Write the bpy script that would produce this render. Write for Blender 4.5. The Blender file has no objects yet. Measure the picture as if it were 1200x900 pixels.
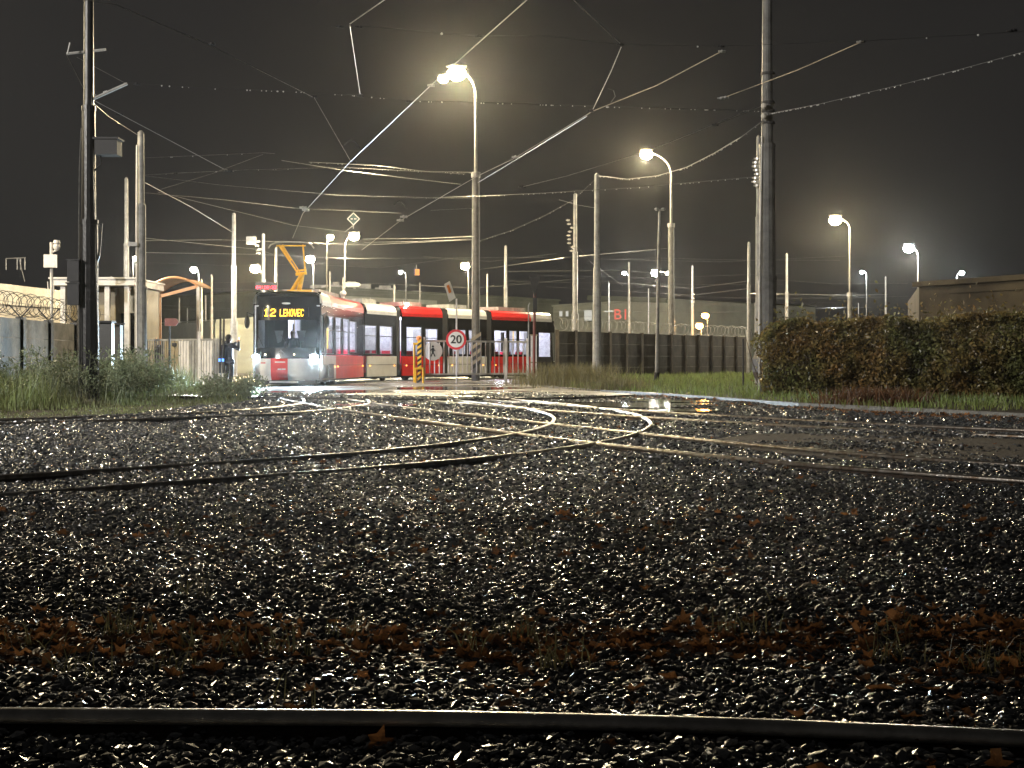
import bpy, bmesh, math, random
import numpy as np
from mathutils import Vector, Matrix, noise
random.seed(7)
RNG = np.random.default_rng(11)
scn = bpy.context.scene
COL = scn.collection
R = math.radians

# ------------------------------------------------------------------ camera
F = 1663.0          # focal length in px of the 1200 px wide photograph
H = 1.0             # camera height
HY = 422.0          # horizon row
cam_d = bpy.data.cameras.new('camera')
cam = bpy.data.objects.new('camera', cam_d); COL.objects.link(cam)
cam.location = (0, 0, H); cam.rotation_euler = (R(90), 0, 0)
cam_d.sensor_width = 36; cam_d.lens = F/1200*36
cam_d.shift_y = -(450-HY)/1200
cam_d.clip_end = 5000; cam_d.clip_start = 0.05
scn.camera = cam
scn.view_settings.view_transform = 'Standard'; scn.view_settings.look = 'None'
scn.view_settings.exposure = 0; scn.view_settings.gamma = 1

# ------------------------------------------------------------------ world: overcast night sky over a lit town
w = bpy.data.worlds.new('World'); scn.world = w; w.use_nodes = True
nt = w.node_tree; nt.nodes.clear()
out = nt.nodes.new('ShaderNodeOutputWorld'); bg = nt.nodes.new('ShaderNodeBackground')
sky = nt.nodes.new('ShaderNodeTexSky'); sky.sky_type = 'NISHITA'; sky.sun_disc = False
sky.sun_elevation = R(-8); sky.sun_rotation = R(200)
tc = nt.nodes.new('ShaderNodeTexCoord'); sep = nt.nodes.new('ShaderNodeSeparateXYZ')
nt.links.new(tc.outputs['Generated'], sep.inputs[0])
ramp = nt.nodes.new('ShaderNodeValToRGB')
e = ramp.color_ramp.elements
e[0].position = 0.0; e[0].color = (.0215, .0207, .0195, 1)
e[1].position = 1.0; e[1].color = (.010, .0098, .0095, 1)
e2 = e.new(.10); e2.color = (.0195, .0188, .0180, 1)
e3 = e.new(.30); e3.color = (.0175, .0165, .0160, 1)
nt.links.new(sep.outputs['Z'], ramp.inputs[0])
# town glow is stronger towards the left (west) than towards the right
mr = nt.nodes.new('ShaderNodeMapRange'); mr.inputs[1].default_value = -.5; mr.inputs[2].default_value = .5
mr.inputs[3].default_value = 1.15; mr.inputs[4].default_value = .62
nt.links.new(sep.outputs['X'], mr.inputs[0])
ns = nt.nodes.new('ShaderNodeTexNoise'); ns.inputs['Scale'].default_value = 2.2; ns.inputs['Detail'].default_value = 4
nt.links.new(tc.outputs['Generated'], ns.inputs['Vector'])
mr2 = nt.nodes.new('ShaderNodeMapRange'); mr2.inputs[3].default_value = .8; mr2.inputs[4].default_value = 1.2
nt.links.new(ns.outputs[0], mr2.inputs[0])
mm = nt.nodes.new('ShaderNodeMath'); mm.operation = 'MULTIPLY'
nt.links.new(mr.outputs[0], mm.inputs[0]); nt.links.new(mr2.outputs[0], mm.inputs[1])
vm = nt.nodes.new('ShaderNodeVectorMath'); vm.operation = 'SCALE'
nt.links.new(ramp.outputs[0], vm.inputs[0]); nt.links.new(mm.outputs[0], vm.inputs['Scale'])
vs = nt.nodes.new('ShaderNodeVectorMath'); vs.operation = 'SCALE'; vs.inputs['Scale'].default_value = .02
nt.links.new(sky.outputs[0], vs.inputs[0])
va = nt.nodes.new('ShaderNodeVectorMath'); va.operation = 'ADD'
nt.links.new(vm.outputs[0], va.inputs[0]); nt.links.new(vs.outputs[0], va.inputs[1])
nt.links.new(va.outputs[0], bg.inputs[0]); bg.inputs[1].default_value = 1.25
nt.links.new(bg.outputs[0], out.inputs[0])
HAZE = 0.00016
LAMP = 0.88

cy = scn.cycles
cy.use_denoising = True
try: cy.denoiser = 'OPENIMAGEDENOISE'
except Exception: pass
cy.max_bounces = 6; cy.diffuse_bounces = 2; cy.glossy_bounces = 3; cy.transmission_bounces = 4
cy.transparent_max_bounces = 16; cy.volume_bounces = 0
cy.sample_clamp_indirect = 3; cy.sample_clamp_direct = 0; cy.caustics_reflective = False; cy.caustics_refractive = False
cy.volume_step_rate = 4

# ------------------------------------------------------------------ pixel helpers (plan the site from the photograph)
def P(x, y, Y): return Vector(((x-600)/F*Y, Y, H+(HY-y)/F*Y))
def G(x, y, z=0.0):
    Y = F*(H-z)/(y-HY); return Vector(((x-600)/F*Y, Y, z))
def XW(x, Y): return (x-600)/F*Y
def ZW(y, Y): return H+(HY-y)/F*Y

# ------------------------------------------------------------------ materials
MATS = {}
def mat(name, col, rough=.5, metal=0, var=.15, scale=6, bump=0, emit=None, estr=0, coat=0, spec=None, col2=None, island=0, stretch=None):
    m = bpy.data.materials.new(name); m.use_nodes = True
    n = m.node_tree; b = n.nodes['Principled BSDF']
    b.inputs['Roughness'].default_value = rough; b.inputs['Metallic'].default_value = metal
    if spec is not None: b.inputs['Specular IOR Level'].default_value = spec
    if coat: b.inputs['Coat Weight'].default_value = coat; b.inputs['Coat Roughness'].default_value = .12
    c = tuple(col)+(1,)
    t = n.nodes.new('ShaderNodeTexCoord'); nz = n.nodes.new('ShaderNodeTexNoise')
    nz.inputs['Scale'].default_value = scale; nz.inputs['Detail'].default_value = 5; nz.inputs['Roughness'].default_value = .65
    if stretch:
        mp = n.nodes.new('ShaderNodeMapping'); mp.inputs['Scale'].default_value = stretch
        n.links.new(t.outputs['Object'], mp.inputs[0]); n.links.new(mp.outputs[0], nz.inputs['Vector'])
    else: n.links.new(t.outputs['Object'], nz.inputs['Vector'])
    rp = n.nodes.new('ShaderNodeValToRGB')
    d = tuple(max(0, v*(1-var*1.6)) for v in col) if col2 is None else tuple(col2)
    l = tuple(min(1, v*(1+var)) for v in col)
    rp.color_ramp.elements[0].position = .32; rp.color_ramp.elements[0].color = d+(1,)
    rp.color_ramp.elements[1].position = .62; rp.color_ramp.elements[1].color = l+(1,)
    n.links.new(nz.outputs[0], rp.inputs[0])
    last = rp.outputs[0]
    if island:
        gi = n.nodes.new('ShaderNodeNewGeometry'); mrr = n.nodes.new('ShaderNodeMapRange')
        mrr.inputs[3].default_value = 1-island; mrr.inputs[4].default_value = 1+island
        n.links.new(gi.outputs['Random Per Island'], mrr.inputs[0])
        vs_ = n.nodes.new('ShaderNodeVectorMath'); vs_.operation = 'SCALE'
        n.links.new(last, vs_.inputs[0]); n.links.new(mrr.outputs[0], vs_.inputs['Scale']); last = vs_.outputs[0]
    n.links.new(last, b.inputs['Base Color'])
    if bump:
        bp = n.nodes.new('ShaderNodeBump'); bp.inputs['Strength'].default_value = bump; bp.inputs['Distance'].default_value = .02
        n2 = n.nodes.new('ShaderNodeTexNoise'); n2.inputs['Scale'].default_value = scale*5; n2.inputs['Detail'].default_value = 6
        n.links.new(t.outputs['Object'], n2.inputs['Vector'])
        n.links.new(n2.outputs[0], bp.inputs['Height']); n.links.new(bp.outputs[0], b.inputs['Normal'])
    if emit:
        b.inputs['Emission Color'].default_value = tuple(emit)+(1,); b.inputs['Emission Strength'].default_value = estr
    m.cycles.emission_sampling = 'NONE'
    MATS[name] = m
    return m

M = MATS
mat('galvanised', (.29, .285, .27), .5, .12, .2, 3, .15)
mat('lamp_pole', (.16, .155, .14), .55, 0, .2, 3)
mat('dark_pole', (.10, .10, .098), .5, 0, .3, 2.5, .2)
mat('grey_paint', (.30, .30, .29), .6, 0, .25, 2.5, .15)
mat('dark_tar', (.008, .008, .009), .36, 0, .4, 3, .3)
mat('concrete_pole', (.30, .30, .28), .6, 0, .2, 4, .3)
mat('dark_metal', (.018, .018, .02), .7, 0)
mat('black_rubber', (.012, .012, .012), .6)
mat('cable', (.22, .215, .20), .3, .5, .25, 8)
mat('cable_dark', (.03, .03, .03), .4, .1)
mat('copper_wire', (.25, .22, .18), .4, .5, .2, 4)
mat('insulator', (.55, .52, .46), .2, 0, .1, 5, coat=.5)
mat('wet_drop', (.6, .6, .58), .08, 0, .05, 5, coat=1)
mat('concrete', (.15, .145, .13), .6, 0, .35, 2.2, .8, col2=(.055, .052, .045))
mat('dark_concrete', (.055, .047, .038), .6, 0, .35, 1.5, .5)
mat('bunker', (.042, .034, .022), .8, 0, .4, .35, .5, col2=(.012, .009, .006), spec=.2)
mat('cream_clad', (.27, .225, .145), .5, 0, .12, 1.2, .1)
mat('cream_clad_b', (.36, .32, .22), .5, 0, .12, 1.2, .1)
mat('white_paint', (.62, .60, .58), .4, 0, .12, 3)
mat('pale_hall', (.32, .33, .27), .6, 0, .12, .4)
mat('green_hall', (.12, .13, .10), .6, 0, .2, .3)
mat('dark_hall', (.055, .058, .05), .6, 0, .25, .3)
mat('orange_canopy', (.62, .33, .16), .45, 0, .12, 2)
mat('canopy_skin', (.55, .36, .22), .4, 0, .15, 2)
mat('yellow_paint', (.75, .42, .02), .35, 0, .12, 5, coat=.3)
mat('tram_silver', (.68, .68, .67), .28, .15, .08, 2, coat=.5)
mat('tram_red', (.62, .018, .016), .28, 0, .1, 2, coat=.5)
mat('tram_black', (.006, .006, .007), .16, 0, .2, 2, spec=.3)
mat('tram_dark', (.02, .02, .022), .5)
mat('bellows', (.035, .035, .037), .6, 0, .2, 4)
mat('lining', (.62, .62, .66), .5)
mat('seat_red', (.55, .02, .05), .5)
mat('skin', (.45, .28, .2), .5)
mat('jacket', (.025, .025, .045), .6, 0, .3, 8, .3)
mat('trousers', (.03, .03, .035), .7, 0, .3, 8, .3)
mat('dark_hair', (.015, .012, .01), .5)
mat('bag', (.03, .028, .07), .5)
mat('sign_white', (.62, .62, .58), .65, 0, .06, 4)
mat('sign_red', (.50, .02, .03), .35)
mat('sign_black', (.012, .012, .012), .4)
mat('sign_brown', (.16, .03, .02), .45)
mat('sign_green', (.01, .05, .04), .4)
mat('sign_orange', (.65, .2, .03), .4)
mat('sand', (.05, .038, .03), .85, 0, .2, 5, .8, col2=(.05, .04, .032))
mat('kerb', (.13, .125, .115), .45, 0, .25, 5, .4)
mat('soil', (.022, .018, .013), .7, 0, .4, 3, 1.0)
mat('far_land', (.010, .010, .009), .9)
mat('rail_worn', (.55, .53, .48), .36, .9, .2, 9, .1)
mat('rail_steel', (.24, .225, .205), .32, .85, .35, 9, .15, col2=(.12, .08, .05))
mat('rail_rust', (.05, .032, .02), .5, .2, .4, 20, .5)
mat('lamp_body', (.12, .12, .12), .4, .3)
mat('stalk', (.16, .15, .08), .5, 0, .2, 9, island=.4)
mat('grass', (.16, .21, .09), .45, 0, .3, .8, col2=(.15, .14, .08), island=.5)
mat('verge', (.14, .20, .06), .45, 0, .3, .5, col2=(.16, .17, .06), island=.5)
mat('pale_weed', (.2, .25, .16), .45, 0, .3, .8, col2=(.12, .12, .07), island=.5)
mat('hedge_leaf', (.12, .13, .05), .35, 0, .2, .9, col2=(.22, .125, .045), island=.65)
mat('twig', (.05, .035, .022), .6)
mat('twig_leaf', (.12, .06, .03), .5, 0, .3, 3, island=.5)
mat('leaf_litter', (.23, .11, .045), .38, 0, .3, 7, .4, col2=(.10, .045, .022), island=.7)

def emat(name, col, s):
    m = mat(name, (.05, .05, .05), emit=col, estr=s); return m
emat('glow_warm', (1, .74, .34), 260)
emat('glow_white', (1, .93, .78), 220)
emat('glow_cool', (.86, .95, 1), 160)
emat('glow_orange', (1, .42, .08), 60)
emat('glow_dim', (1, .8, .5), 8)
emat('headlight', (.62, .85, 1), 150)
emat('led_amber', (1, .50, .02), 6)
emat('led_red', (1, .015, .03), 22)
emat('led_amber_dim', (1, .50, .02), .03)
emat('ceiling_light', (.93, .94, 1), 9)
emat('marker_amber', (1, .35, .05), 4)
emat('sign_lit_red', (.9, .10, .06), .8)
emat('window_lit', (.9, .9, .8), .55)
emat('phone_screen', (1, .75, .5), 3)
emat('blue_glow', (.1, .3, 1), 3)

def glass(name, tint, tr, rough=.03):
    m = bpy.data.materials.new(name); m.use_nodes = True; n = m.node_tree; n.nodes.clear()
    o = n.nodes.new('ShaderNodeOutputMaterial'); mx = n.nodes.new('ShaderNodeMixShader')
    t = n.nodes.new('ShaderNodeBsdfTransparent'); t.inputs[0].default_value = tuple(tint)+(1,)
    g = n.nodes.new('ShaderNodeBsdfGlossy'); g.inputs[0].default_value = (.8, .8, .8, 1); g.inputs[1].default_value = rough
    lw_ = n.nodes.new('ShaderNodeLayerWeight'); pw = n.nodes.new('ShaderNodeMath'); pw.operation = 'POWER'; pw.inputs[1].default_value = 4
    f = n.nodes.new('ShaderNodeMapRange'); f.inputs[3].default_value = .05; f.inputs[4].default_value = .8
    n.links.new(lw_.outputs['Facing'], pw.inputs[0]); n.links.new(pw.outputs[0], f.inputs[0])
    n.links.new(f.outputs[0], mx.inputs[0]); n.links.new(t.outputs[0], mx.inputs[1]); n.links.new(g.outputs[0], mx.inputs[2])
    n.links.new(mx.outputs[0], o.inputs[0]); M[name] = m
glass('clear_glass', (.85, .86, .9), 1)
glass('dark_glass', (.22, .23, .25), 1)
glass('booth_glass', (.4, .45, .5), 1)

def translucent(name, amt):
    n = M[name].node_tree; b = n.nodes['Principled BSDF']; o = [q for q in n.nodes if q.type == 'OUTPUT_MATERIAL'][0]
    t = n.nodes.new('ShaderNodeBsdfTranslucent'); mx = n.nodes.new('ShaderNodeMixShader'); mx.inputs[0].default_value = amt
    n.links.new(b.inputs['Base Color'].links[0].from_socket, t.inputs[0])
    n.links.new(b.outputs[0], mx.inputs[1]); n.links.new(t.outputs[0], mx.inputs[2]); n.links.new(mx.outputs[0], o.inputs[0])
for nm_ in ('leaf_litter', 'grass', 'verge', 'pale_weed', 'hedge_leaf', 'stalk', 'twig_leaf'): translucent(nm_, .4)

def stone_material():
    m = bpy.data.materials.new('wet_stone'); m.use_nodes = True; n = m.node_tree; b = n.nodes['Principled BSDF']
    g = n.nodes.new('ShaderNodeNewGeometry'); rp = n.nodes.new('ShaderNodeValToRGB')
    el = rp.color_ramp.elements
    el[0].position = 0; el[0].color = (.024, .026, .028, 1); el[1].position = .93; el[1].color = (.10, .105, .11, 1)
    x = el.new(.55); x.color = (.042, .044, .047, 1); x = el.new(.95); x.color = (.24, .24, .225, 1)
    x = el.new(1.0); x.color = (.32, .30, .27, 1)
    n.links.new(g.outputs['Random Per Island'], rp.inputs[0]); n.links.new(rp.outputs[0], b.inputs['Base Color'])
    mu = n.nodes.new('ShaderNodeMath'); mu.operation = 'MULTIPLY'; mu.inputs[1].default_value = 17.31
    fr = n.nodes.new('ShaderNodeMath'); fr.operation = 'FRACT'
    mr = n.nodes.new('ShaderNodeMapRange'); mr.inputs[3].default_value = .16; mr.inputs[4].default_value = .5
    n.links.new(g.outputs['Random Per Island'], mu.inputs[0]); n.links.new(mu.outputs[0], fr.inputs[0]); n.links.new(fr.outputs[0], mr.inputs[0])
    n.links.new(mr.outputs[0], b.inputs['Roughness'])
    b.inputs['Specular IOR Level'].default_value = .8; b.inputs['Coat Weight'].default_value = .6; b.inputs['Coat Roughness'].default_value = .2
    t = n.nodes.new('ShaderNodeTexCoord'); nz = n.nodes.new('ShaderNodeTexNoise'); nz.inputs['Scale'].default_value = 90; nz.inputs['Detail'].default_value = 3
    bp = n.nodes.new('ShaderNodeBump'); bp.inputs['Strength'].default_value = .25; bp.inputs['Distance'].default_value = .003
    n.links.new(t.outputs['Object'], nz.inputs['Vector']); n.links.new(nz.outputs[0], bp.inputs['Height']); n.links.new(bp.outputs[0], b.inputs['Normal'])
    M['wet_stone'] = m
stone_material()

def asphalt_material():
    m = bpy.data.materials.new('wet_asphalt'); m.use_nodes = True; n = m.node_tree; b = n.nodes['Principled BSDF']
    t = n.nodes.new('ShaderNodeTexCoord')
    nz = n.nodes.new('ShaderNodeTexNoise'); nz.inputs['Scale'].default_value = .35; nz.inputs['Detail'].default_value = 7; nz.inputs['Roughness'].default_value = .6
    fine = n.nodes.new('ShaderNodeTexNoise'); fine.inputs['Scale'].default_value = 22; fine.inputs['Detail'].default_value = 4
    n.links.new(t.outputs['Object'], nz.inputs['Vector']); n.links.new(t.outputs['Object'], fine.inputs['Vector'])
    rp = n.nodes.new('ShaderNodeValToRGB'); rp.color_ramp.elements[0].position = .3; rp.color_ramp.elements[0].color = (.028, .026, .025, 1)
    rp.color_ramp.elements[1].position = .7; rp.color_ramp.elements[1].color = (.075, .07, .064, 1)
    n.links.new(nz.outputs[0], rp.inputs[0]); n.links.new(rp.outputs[0], b.inputs['Base Color'])
    r2 = n.nodes.new('ShaderNodeMapRange'); r2.inputs[1].default_value = .42; r2.inputs[2].default_value = .6; r2.inputs[3].default_value = .22; r2.inputs[4].default_value = .5
    n.links.new(nz.outputs[0], r2.inputs[0]); n.links.new(r2.outputs[0], b.inputs['Roughness'])
    bp = n.nodes.new('ShaderNodeBump'); bp.inputs['Distance'].default_value = .012
    r3 = n.nodes.new('ShaderNodeMapRange'); r3.inputs[1].default_value = .42; r3.inputs[2].default_value = .6; r3.inputs[3].default_value = .4; r3.inputs[4].default_value = 1
    n.links.new(nz.outputs[0], r3.inputs[0]); n.links.new(r3.outputs[0], bp.inputs['Strength'])
    n.links.new(fine.outputs[0], bp.inputs['Height']); n.links.new(bp.outputs[0], b.inputs['Normal'])
    M['wet_asphalt'] = m
asphalt_material()
# a puddle of water over dark ground
_m = mat('puddle', (.02, .02, .018), .07, 0, .2, 3, .12)

# ------------------------------------------------------------------ mesh builder
def rootloc(o):
    while o.parent is not None: o = o.parent
    return o.location.copy()
class MB:
    def __init__(s): s.v = []; s.f = []
    def add(s, vs, fs):
        k = len(s.v); s.v += [Vector(a) for a in vs]; s.f += [tuple(i+k for i in q) for q in fs]
    def box(s, c, d, rz=0, mtx=None):
        x, y, z = d[0]/2, d[1]/2, d[2]/2
        vs = [Vector((a*x, b*y, e_*z)) for a in (-1, 1) for b in (-1, 1) for e_ in (-1, 1)]
        if rz: rm = Matrix.Rotation(rz, 3, 'Z'); vs = [rm@v for v in vs]
        if mtx is not None: vs = [mtx@v for v in vs]
        vs = [v+Vector(c) for v in vs]
        s.add(vs, [(0, 1, 3, 2), (4, 6, 7, 5), (0, 4, 5, 1), (2, 3, 7, 6), (0, 2, 6, 4), (1, 5, 7, 3)])
    def bar(s, a, b, w_, h_):     # box beam from a to b
        a, b = Vector(a), Vector(b); d = b-a; L = d.length
        q = d.to_track_quat('X', 'Z').to_matrix()
        s.box((a+b)/2, (L, w_, h_), mtx=q)
    def tube(s, pts, r, seg=6, cap=True):
        pts = [Vector(p) for p in pts]; n = len(pts)
        rs = r if isinstance(r, (list, tuple)) else [r]*n
        k = len(s.v); up = None
        for i, p in enumerate(pts):
            d = (pts[min(i+1, n-1)]-pts[max(i-1, 0)])
            if d.length < 1e-9: d = Vector((0, 0, 1))
            d.normalize()
            if up is None: up = Vector((0, 0, 1)) if abs(d.z) < .9 else Vector((1, 0, 0))
            x = d.cross(up)
            if x.length < 1e-4: x = d.orthogonal()
            x.normalize(); y = x.cross(d).normalized(); up = y
            for j in range(seg):
                a = 2*math.pi*j/seg
                s.v.append(p+x*math.cos(a)*rs[i]+y*math.sin(a)*rs[i])
        for i in range(n-1):
            for j in range(seg):
                s.f.append((k+i*seg+j, k+i*seg+(j+1) % seg, k+(i+1)*seg+(j+1) % seg, k+(i+1)*seg+j))
        if cap:
            s.f.append(tuple(k+j for j in range(seg))[::-1]); s.f.append(tuple(k+(n-1)*seg+j for j in range(seg)))
    def ball(s, c, r, seg=8, rings=6):
        c = Vector(c); rr = r if isinstance(r, (tuple, list)) else (r, r, r)
        k = len(s.v)
        for i in range(rings+1):
            t = math.pi*i/rings
            for j in range(seg):
                a = 2*math.pi*j/seg
                s.v.append(c+Vector((math.sin(t)*math.cos(a)*rr[0], math.sin(t)*math.sin(a)*rr[1], math.cos(t)*rr[2])))
        for i in range(rings):
            for j in range(seg):
                s.f.append((k+i*seg+j, k+(i+1)*seg+j, k+(i+1)*seg+(j+1) % seg, k+i*seg+(j+1) % seg))
    def grid(s, rows):
        k = len(s.v); n = len(rows[0])
        for r_ in rows: s.v += [Vector(p) for p in r_]
        for i in range(len(rows)-1):
            for j in range(n-1):
                s.f.append((k+i*n+j, k+i*n+j+1, k+(i+1)*n+j+1, k+(i+1)*n+j))
    def slab(s, pts, z0, z1):     # polygon (x,y) extruded
        n = len(pts); s.add([(p[0], p[1], z0) for p in pts]+[(p[0], p[1], z1) for p in pts],
              [tuple(range(n))[::-1], tuple(range(n, 2*n))]+[(i, (i+1) % n, n+(i+1) % n, n+i) for i in range(n)])
    def build(s, name, m, parent=None, org=None, smooth=False, solid=0):
        o_ = Vector(org) if org is not None else (rootloc(parent) if parent is not None else Vector((0, 0, 0)))
        me = bpy.data.meshes.new(name)
        me.from_pydata([tuple(v-o_) for v in s.v], [], s.f)
        if isinstance(m, str): m = M[m]
        me.materials.append(m)
        if smooth: me.shade_smooth()
        ob = bpy.data.objects.new(name, me); COL.objects.link(ob)
        if parent is not None: ob.parent = parent
        else: ob.location = o_
        if solid:
            md = ob.modifiers.new('thickness', 'SOLIDIFY'); md.thickness = solid
        return ob
def tag(o, label=None, cat=None, group=None, kind=None):
    if label: o['label'] = label
    if cat: o['category'] = cat
    if group: o['group'] = group
    if kind: o['kind'] = kind
    return o
def thing(name, label, cat, loc, group=None):
    o = bpy.data.objects.new(name, None); COL.objects.link(o); o.location = loc
    o.empty_display_size = .1
    return tag(o, label, cat, group)
def fast_mesh(name, V, Fc, m, per, kind=None, org=None):   # numpy arrays; every face has `per` corners
    me = bpy.data.meshes.new(name)
    me.vertices.add(len(V)); me.vertices.foreach_set('co', V.astype(np.float32).ravel())
    me.loops.add(Fc.size); me.loops.foreach_set('vertex_index', Fc.astype(np.int32).ravel())
    me.polygons.add(len(Fc)); me.polygons.foreach_set('loop_start', np.arange(0, Fc.size, per, dtype=np.int32))
    me.materials.append(M[m]); me.update(calc_edges=True); me.shade_flat()
    o = bpy.data.objects.new(name, me); COL.objects.link(o)
    if kind: o['kind'] = kind
    return o
def point_lamp(name, loc, power, col, parent=None, radius=.12, spot=None, aim=None, blend=.5):
    d = bpy.data.lights.new(name, 'SPOT' if spot else 'POINT'); d.energy = power*LAMP; d.color = col; d.shadow_soft_size = radius
    if spot: d.spot_size = R(spot); d.spot_blend = blend
    o = bpy.data.objects.new(name, d); COL.objects.link(o)
    if parent is not None: o.parent = parent; o.location = Vector(loc)-rootloc(parent)
    else: o.location = loc
    if aim is not None: o.rotation_euler = Vector(aim).to_track_quat('-Z', 'Y').to_euler()
    return o

# 5x7 dot font
FONT = {'0':'01110 10001 10011 10101 11001 10001 01110','1':'00100 01100 00100 00100 00100 00100 01110','2':'01110 10001 00001 00110 01000 10000 11111',
 '3':'11110 00001 00001 01110 00001 00001 11110','4':'00010 00110 01010 10010 11111 00010 00010','L':'10000 10000 10000 10000 10000 10000 11111',
 'E':'11111 10000 10000 11110 10000 10000 11111','H':'10001 10001 10001 11111 10001 10001 10001','O':'01110 10001 10001 10001 10001 10001 01110',
 'V':'10001 10001 10001 10001 01010 01010 00100','C':'01110 10001 10000 10000 10000 10001 01110',' ':'00000 00000 00000 00000 00000 00000 00000',
 ':':'00000 00100 00100 00000 00100 00100 00000','D':'11110 10001 10001 10001 10001 10001 11110','A':'01110 10001 10001 11111 10001 10001 10001'}
def dots(mb, text, o, ux, uz, pitch, size, gap=6):
    o, ux, uz = Vector(o), Vector(ux), Vector(uz)
    for i, ch in enumerate(text):
        for r_, row in enumerate(FONT[ch].split()):
            for c_, b_ in enumerate(row):
                if b_ == '1':
                    p = o+ux*((i*gap+c_)*pitch)+uz*((6-r_)*pitch); a = ux*size/2; b = uz*size/2
                    mb.add([p-a-b, p+a-b, p+a+b, p-a+b], [(0, 1, 2, 3)])
def text_mesh(name, body, size, m, parent, loc, rot=(R(90), 0, 0), extrude=.004, bold=0):
    c = bpy.data.curves.new(name, 'FONT'); c.body = body; c.size = size; c.align_x = 'CENTER'; c.align_y = 'CENTER'; c.extrude = extrude; c.offset = bold
    t = bpy.data.objects.new(name, c); COL.objects.link(t)
    dg = bpy.context.evaluated_depsgraph_get(); me = bpy.data.meshes.new_from_object(t.evaluated_get(dg))
    bpy.data.objects.remove(t)
    o = bpy.data.objects.new(name, me); COL.objects.link(o); me.materials.clear(); me.materials.append(M[m])
    o.parent = parent; o.location = Vector(loc)-rootloc(parent); o.rotation_euler = rot
    return o

# ================================================================== GROUND
g = MB(); S = 2500
g.add([(-S, -60, -.03), (S, -60, -.03), (S, S, -.03), (-S, S, -.03)], [(0, 1, 2, 3)])
tag(g.build('ground', 'soil'), kind='structure')
# low far hills
g = MB(); rows = [[], [], []]
for i in range(121):
    x = -900+i*15
    hh = 16+10*noise.noise(Vector((x*.006, 3, 0)))+4*noise.noise(Vector((x*.03, 9, 0)))+max(0, (x-40))*.01
    rows[0].append((x, 900, -1)); rows[1].append((x, 950, hh)); rows[2].append((x, 1300, hh+10))
g.grid(rows); tag(g.build('hills', 'far_land'), kind='structure')

# yard pavement: broad wet asphalt in front of and round the tram; its top is level with the rails
PAVE = [G(300, 470), G(392, 464), G(560, 474), G(700, 463), G(655, 457)]
pav = [(-30, 44), (-13, 40), (-9.5, 36.5), (-6, 35.5), (-2, 33.5), (1.5, 35), (3.3, 38), (1.6, 46), (2.2, 60), (3, 72), (18, 100), (60, 160), (-90, 160), (-90, 44)]
g = MB(); g.slab(pav, -.05, .082); tag(g.build('yard_pavement', 'wet_asphalt'), kind='structure')
# street pavement strip right of the gravel, behind the kerb line
kp = [G(640, 456), G(700, 460.5), G(800, 467), G(940, 478), G(1080, 485), G(1230, 493), Vector((16.5, 16, 0))]
# worn sandy path on the right
path = [G(822, 519), G(880, 511), G(980, 509), G(1080, 512), G(1240, 519), G(1240, 551), G(1100, 548), G(1010, 543), G(930, 536), G(860, 527)]
path = [p+Vector((random.uniform(-.1, .1), random.uniform(-.1, .1), 0)) for p in path]
g = MB(); g.slab(path, -.03, .03)
tag(g.build('sandy_path', 'sand'), kind='structure')
g = MB()
for i in range(len(kp)-1):
    a, b = kp[i], kp[i+1]; g.bar((a.x, a.y, .02), (b.x, b.y, .02), .16, .17)
tag(g.build('kerb', 'kerb'), kind='structure')
# ground of grass verges
g = MB(); g.slab([(p.x, p.y+.08) for p in kp]+[(40, 20), (60, 120), (17, 98), (2.6, 73.5), (2.0, 60)], -.05, .07)
tag(g.build('verge_ground', 'soil'), kind='structure')

# puddles
def puddle(cx, cy, rx, ry, z, seed, rz=0):
    g_ = MB(); n = 40; pts = []
    for i in range(n):
        a = 2*math.pi*i/n
        k = 1+.35*noise.noise(Vector((math.cos(a)*1.3+seed, math.sin(a)*1.3, seed)))+.15*noise.noise(Vector((math.cos(a)*4+seed, math.sin(a)*4, 2)))
        x, y = math.cos(a)*rx*k, math.sin(a)*ry*k
        pts.append((cx+x*math.cos(rz)-y*math.sin(rz), cy+x*math.sin(rz)+y*math.cos(rz)))
    g_.slab(pts, z-.01, z)
    tag(g_.build('puddle', 'puddle'), kind='structure')
PUD = [(-3.0, 30.5, 1.0, 1.6), (2.6, 30.5, 1.7, 1.6), (3.3, 27.2, .8, .7), (0.2, 32.2, 1.8, 1.2), (4.0, 33.5, 1.1, 1.8)]
for i, (a, b, c, d) in enumerate(PUD): puddle(a, b, c, d, .045, i*3.7+1)
puddle(-5.2, 41.5, 1.6, 2.2, .086, 31); puddle(-2.0, 46, 2.2, 2.5, .086, 37)

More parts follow.
